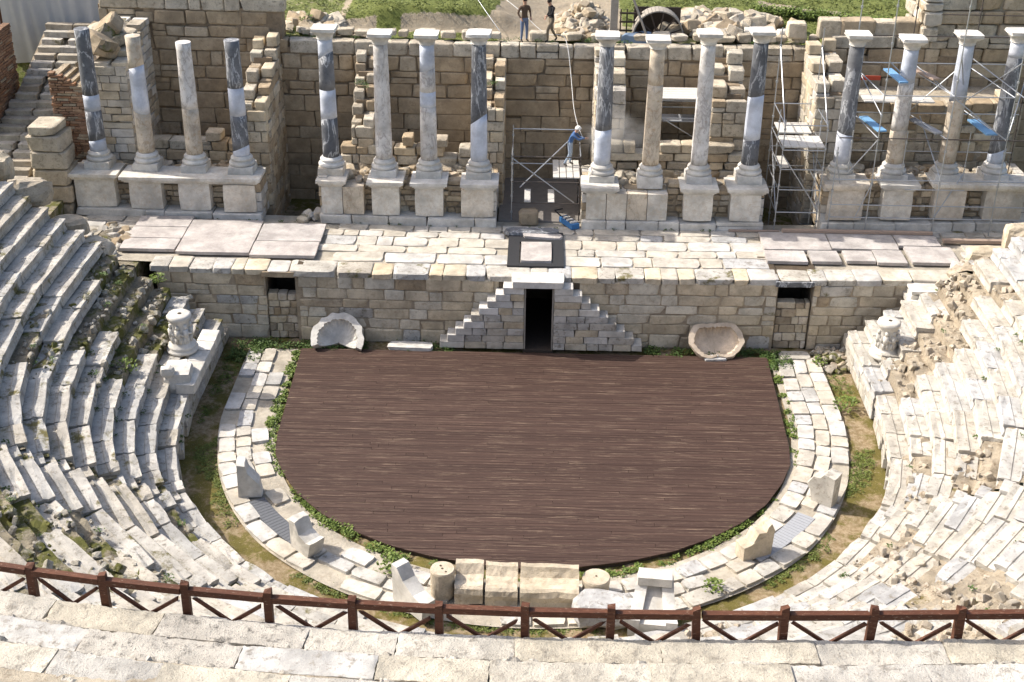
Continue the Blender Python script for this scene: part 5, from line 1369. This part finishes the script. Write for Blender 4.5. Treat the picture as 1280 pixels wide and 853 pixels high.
def tube_curve(name, pts, r, mat, lab, cat):
    cu = bpy.data.curves.new(name, 'CURVE'); cu.dimensions = '3D'; cu.bevel_depth = r; cu.bevel_resolution = 2; cu.resolution_u = 10
    sp = cu.splines.new('NURBS'); sp.points.add(len(pts)-1); sp.use_endpoint_u = True; sp.order_u = 3
    for i, p in enumerate(pts): sp.points[i].co = (*p, 1)
    o = bpy.data.objects.new(name, cu); C.objects.link(o)
    dg = bpy.context.evaluated_depsgraph_get(); me = bpy.data.meshes.new_from_object(o.evaluated_get(dg)); bpy.data.objects.remove(o)
    me.materials.clear(); o = link(name, me, mat); tag(o, lab, cat)
tube_curve('hose', [(1.75, 11.1, 5.4), (1.4, 11.6, 5.9), (1.25, 13.4, 7.2), (1.1, 14.1, 8.25), (.9, 14.7, 8.5), (.2, 15, 8.3), (-1.0, 16, 9.3), (-3.2, 18.5, 10.1)], .013, M_hose, 'thin white hose running from worker over the back wall to grass', 'hose')
tube_curve('rope', [(-1.6, 15.3, 8.4), (-2.2, 16, 9.0), (-3.0, 18, 9.6), (-5, 20, 9.9)], .012, M_steel, 'thin blue grey rope lying down the grassy bank', 'rope')
# dust around the grinding work
m, n, b = nmat('stone_dust'); n.nodes.remove(b)
vl = n.nodes.new('ShaderNodeVolumePrincipled'); vl.inputs['Color'].default_value = (.9, .88, .85, 1)
g = n.nodes.new('ShaderNodeNewGeometry'); nz = n.nodes.new('ShaderNodeTexNoise'); nz.inputs['Scale'].default_value = 1.4; nz.inputs['Detail'].default_value = 3; n.links.new(g.outputs['Position'], nz.inputs['Vector'])
mr = n.nodes.new('ShaderNodeMapRange'); mr.inputs[1].default_value = .36; mr.inputs[2].default_value = .75; mr.inputs[4].default_value = 11.0; n.links.new(nz.outputs[0], mr.inputs[0])
tc = n.nodes.new('ShaderNodeTexCoord'); mp_ = n.nodes.new('ShaderNodeMapping'); mp_.inputs['Scale'].default_value = (1/1.6, 1/.6, 1/1.1); n.links.new(tc.outputs['Object'], mp_.inputs['Vector'])
gr = n.nodes.new('ShaderNodeTexGradient'); gr.gradient_type = 'QUADRATIC_SPHERE'; n.links.new(mp_.outputs[0], gr.inputs['Vector'])
mu = n.nodes.new('ShaderNodeMath'); mu.operation = 'MULTIPLY'; n.links.new(mr.outputs[0], mu.inputs[0]); n.links.new(gr.outputs['Fac'], mu.inputs[1]); n.links.new(mu.outputs[0], vl.inputs['Density']); n.links.new(vl.outputs[0], n.nodes['Material Output'].inputs['Volume'])
v, f = lathe([(.05, -1.0), (.6, -.8), (.95, -.3), (1.0, .2), (.7, .75), (.05, 1.0)], 18)
o = link('dust_cloud', mk('dust_cloud', [(p[0]*1.6, p[1]*.6, p[2]*1.1) for p in v], f, True), m, None, (2.9, 11.0, 5.6)); tag(o, 'thin pale dust cloud drifting beside the worker', 'dust', kind='stuff')

# ------------------------------------------------------------------ plants
def leaves(name, pts, mat, lab, cat=None, kind='stuff', size=.05, h=.12, per=14, parent=None):
    v = []; f = []
    for (x, y, z, s) in pts:
        for _ in range(int(per*s)):
            a = RND.uniform(0, 2*pi); q = RND.random()**.6*s*.22; cx = x+q*cos(a); cy = y+q*sin(a); cz = z+RND.random()*h*s*(1-.4*q/(s*.22+.01))
            l = size*RND.uniform(.6, 1.3); w_ = l*.4; a2 = RND.uniform(0, 2*pi); up = RND.uniform(-.2, .9)
            d = Vector((cos(a2), sin(a2), up)).normalized()*l; sd_ = Vector((-sin(a2), cos(a2), RND.uniform(-.4, .4)))*w_; c = Vector((cx, cy, cz)); b = len(v)
            v += [tuple(c), tuple(c+d*.5+sd_), tuple(c+d), tuple(c+d*.5-sd_)]; f.append((b, b+1, b+2, b+3))
    me = mk(name, v, f); o = link(name, me, mat, parent); tag(o, lab, cat, kind=kind); return o
pts = []
s = 0
while s < pi:                        # strip along the deck edge
    s += .018
    amt = .7+.9*noise.noise(Vector((s*3, 1, 0))) + (.5 if 2.0 < s < 2.7 else 0) + (-.5 if s < .5 else 0)
    if 1.42 < s < 1.75: amt *= .3
    if amt < .15: continue
    xx = 8.3*cos(-s)*1.0; yy = -8.55*sin(s)
    if noise.noise(Vector((s*9, 4, 0))) < -.12: continue
    if s < .3 or s > pi-.3: pass
    pts.append((xx*RND.uniform(.985, 1.03), yy*RND.uniform(.99, 1.03), -.14, max(.3, amt*.8)))
for k in range(60):
    yy = RND.uniform(-1.5, 3.9); pts.append((-8.32+RND.uniform(-.12, .1), yy, -.12, RND.uniform(.2, .7)))
    if RND.random() < .45: pts.append((8.38+RND.uniform(-.1, .12), yy, -.12, RND.uniform(.2, .7)))
leaves('edge_weeds', pts, M_leaf, 'green weeds growing along the edge of the deck', 'weeds', size=.07, h=.17, per=85)
pts = []
for x in [RND.uniform(-10.2, -5.8) for _ in range(60)] + [RND.uniform(-5.2, -2.8) for _ in range(26)] + [RND.uniform(3.9, 8.4) for _ in range(55)]: pts.append((x, RND.uniform(3.95, 4.55), -.12, RND.uniform(.4, 1.2)))
for _ in range(25): pts.append((RND.uniform(8.2, 9.0), RND.uniform(3.2, 4.3), -.12, RND.uniform(.5, 1.4)))
for _ in range(40): pts.append((RND.uniform(-10.6, -9.4), RND.uniform(3.0, 4.4), -.12, RND.uniform(.5, 1.3)))
leaves('wall_weeds', pts, M_leafd, 'dark green weeds along the foot of the stage wall', 'weeds', size=.075, h=.2, per=45)
pts = []
for _ in range(1500):
    th = RND.uniform(pi, 2*pi); r = RND.uniform(10.1, 10.8); x = r*cos(th); y = r*sin(th)
    if noise.noise(Vector((x*.5, y*.5, 5))) < .0: continue
    pts.append((x, y, -.16, RND.uniform(.3, .7)))
for _ in range(300):
    y = RND.uniform(0, 3.8); x = RND.choice((-1, 1))*RND.uniform(10.0, 10.8)
    if noise.noise(Vector((x*.5, y*.5, 5))) > .1: pts.append((x, y, -.16, RND.uniform(.3, .6)))
leaves('ditch_grass', pts, leaf_mat('short_ditch_grass', (.06, .08, .014), (.15, .18, .04)), 'short patchy grass in the ditch round the orchestra', 'grass', size=.05, h=.07, per=40)
pts = []
for side in ('l', 'm', 'r'):
    for (p, th, z, l) in rubble_pts[side]:
        if RND.random() < (.35 if side == 'l' else .12): pts.append((p.x+RND.uniform(0, .3)*cos(radians(th)), p.y+RND.uniform(0, .3)*sin(radians(th)), z-.08, RND.uniform(.3, .8)))
for i in range(NROW):
    for _ in range(6):
        th = RND.choice((RND.uniform(180, 240), RND.uniform(300, 360))); r = R0+i*TR-.03; p = cpt(r, th); pts.append((p.x, p.y, zrow(i, th)-.38, RND.uniform(.2, .6)))
leaves('seat_weeds', pts, M_leafd, 'small weeds sprouting in the cracks of the stone seats', 'weeds', size=.06, h=.14, per=55)
pts = [(RND.uniform(-10, 11), YB+.3+RND.uniform(0, .5), 8.15, RND.uniform(.4, 1.0)) for _ in range(45)]
pts += [(x+RND.uniform(-.4, .4), RND.uniform(11.5, 14), z, RND.uniform(.4, 1.0)) for x, z in ((-10.75, 7.3), (-6.75, 6.9), (-1.75, 7.1), (-16.1, 8.3)) for _ in range(7)]
pts += [(RND.uniform(-16, 8), YP+RND.uniform(-.2, -.05), 2.62, RND.uniform(.2, .5)) for _ in range(30)]
leaves('wall_top_weeds', [(x, y+bend(x), z, s_) for x, y, z, s_ in pts], M_leafd, 'sparse weeds growing on top of the ruined walls', 'weeds', size=.06, h=.14, per=40)
pts = []
for _ in range(5200):
    x = RND.uniform(-12, 20); y = RND.uniform(15.6, 23.5)
    if he(x, y) > .4 or not in_view((x, y, 9), 20): continue
    pts.append((x, y, hz(x, y)-.02, RND.uniform(.5, 1.2)))
leaves('hill_grass', pts, leaf_mat('hill_grass_blades', (.075, .095, .02), (.19, .22, .06)), 'green grass and low herbs covering the hillside behind the wall', 'grass', size=.075, h=.1, per=16)
pts = [(11.6+RND.uniform(-2.2, 3.2), 0, 0, RND.uniform(.8, 2.2)) for _ in range(130)]
pts = [(x, 19.7-(x-9.8)*.46+RND.uniform(-.35, .35), 8.2+.1, s) for x, _, _, s in pts]
leaves('herb_thicket', pts, M_leaf, 'thicket of taller dark herbs along the hillside path', 'bushes', size=.10, h=.16, per=34)
for x, y, z, s, lab in ((10.35, .6, -.12, 2.3, 'bushy round weed in right ditch beside the pavement'), (10.0, 3.6, -.1, 1.4, 'leafy plant at top end of the right ditch'), (-12.6, -1.3, 1.9, 1.8, 'green tuft between left seats behind the throne block'),
                     (-13.1, 4.0, 2.4, 1.6, 'green tuft at left end of the stage wall'), (4.8, -8.9, -.1, 1.6, 'leafy weed by the jagged cream block'), (-9.3, 16.0, 8.4, 2.0, 'green shrub on wall top at upper left'), (13.9, 4.4, 2.2, 1.3, 'small green tuft on the right seats below the granite slabs'), (-3.6, -8.55, -.1, 2.4, 'bushiest weed clump at lower left deck edge')):
    o = leaves('weed_plant', [(x+RND.uniform(-.05, .05)*s, y+RND.uniform(-.05, .05)*s, z, s*.8) for _ in range(1)], M_leaf, lab, 'plant', kind=None, size=.11, h=.3, per=70)
    o['group'] = 'single weeds'
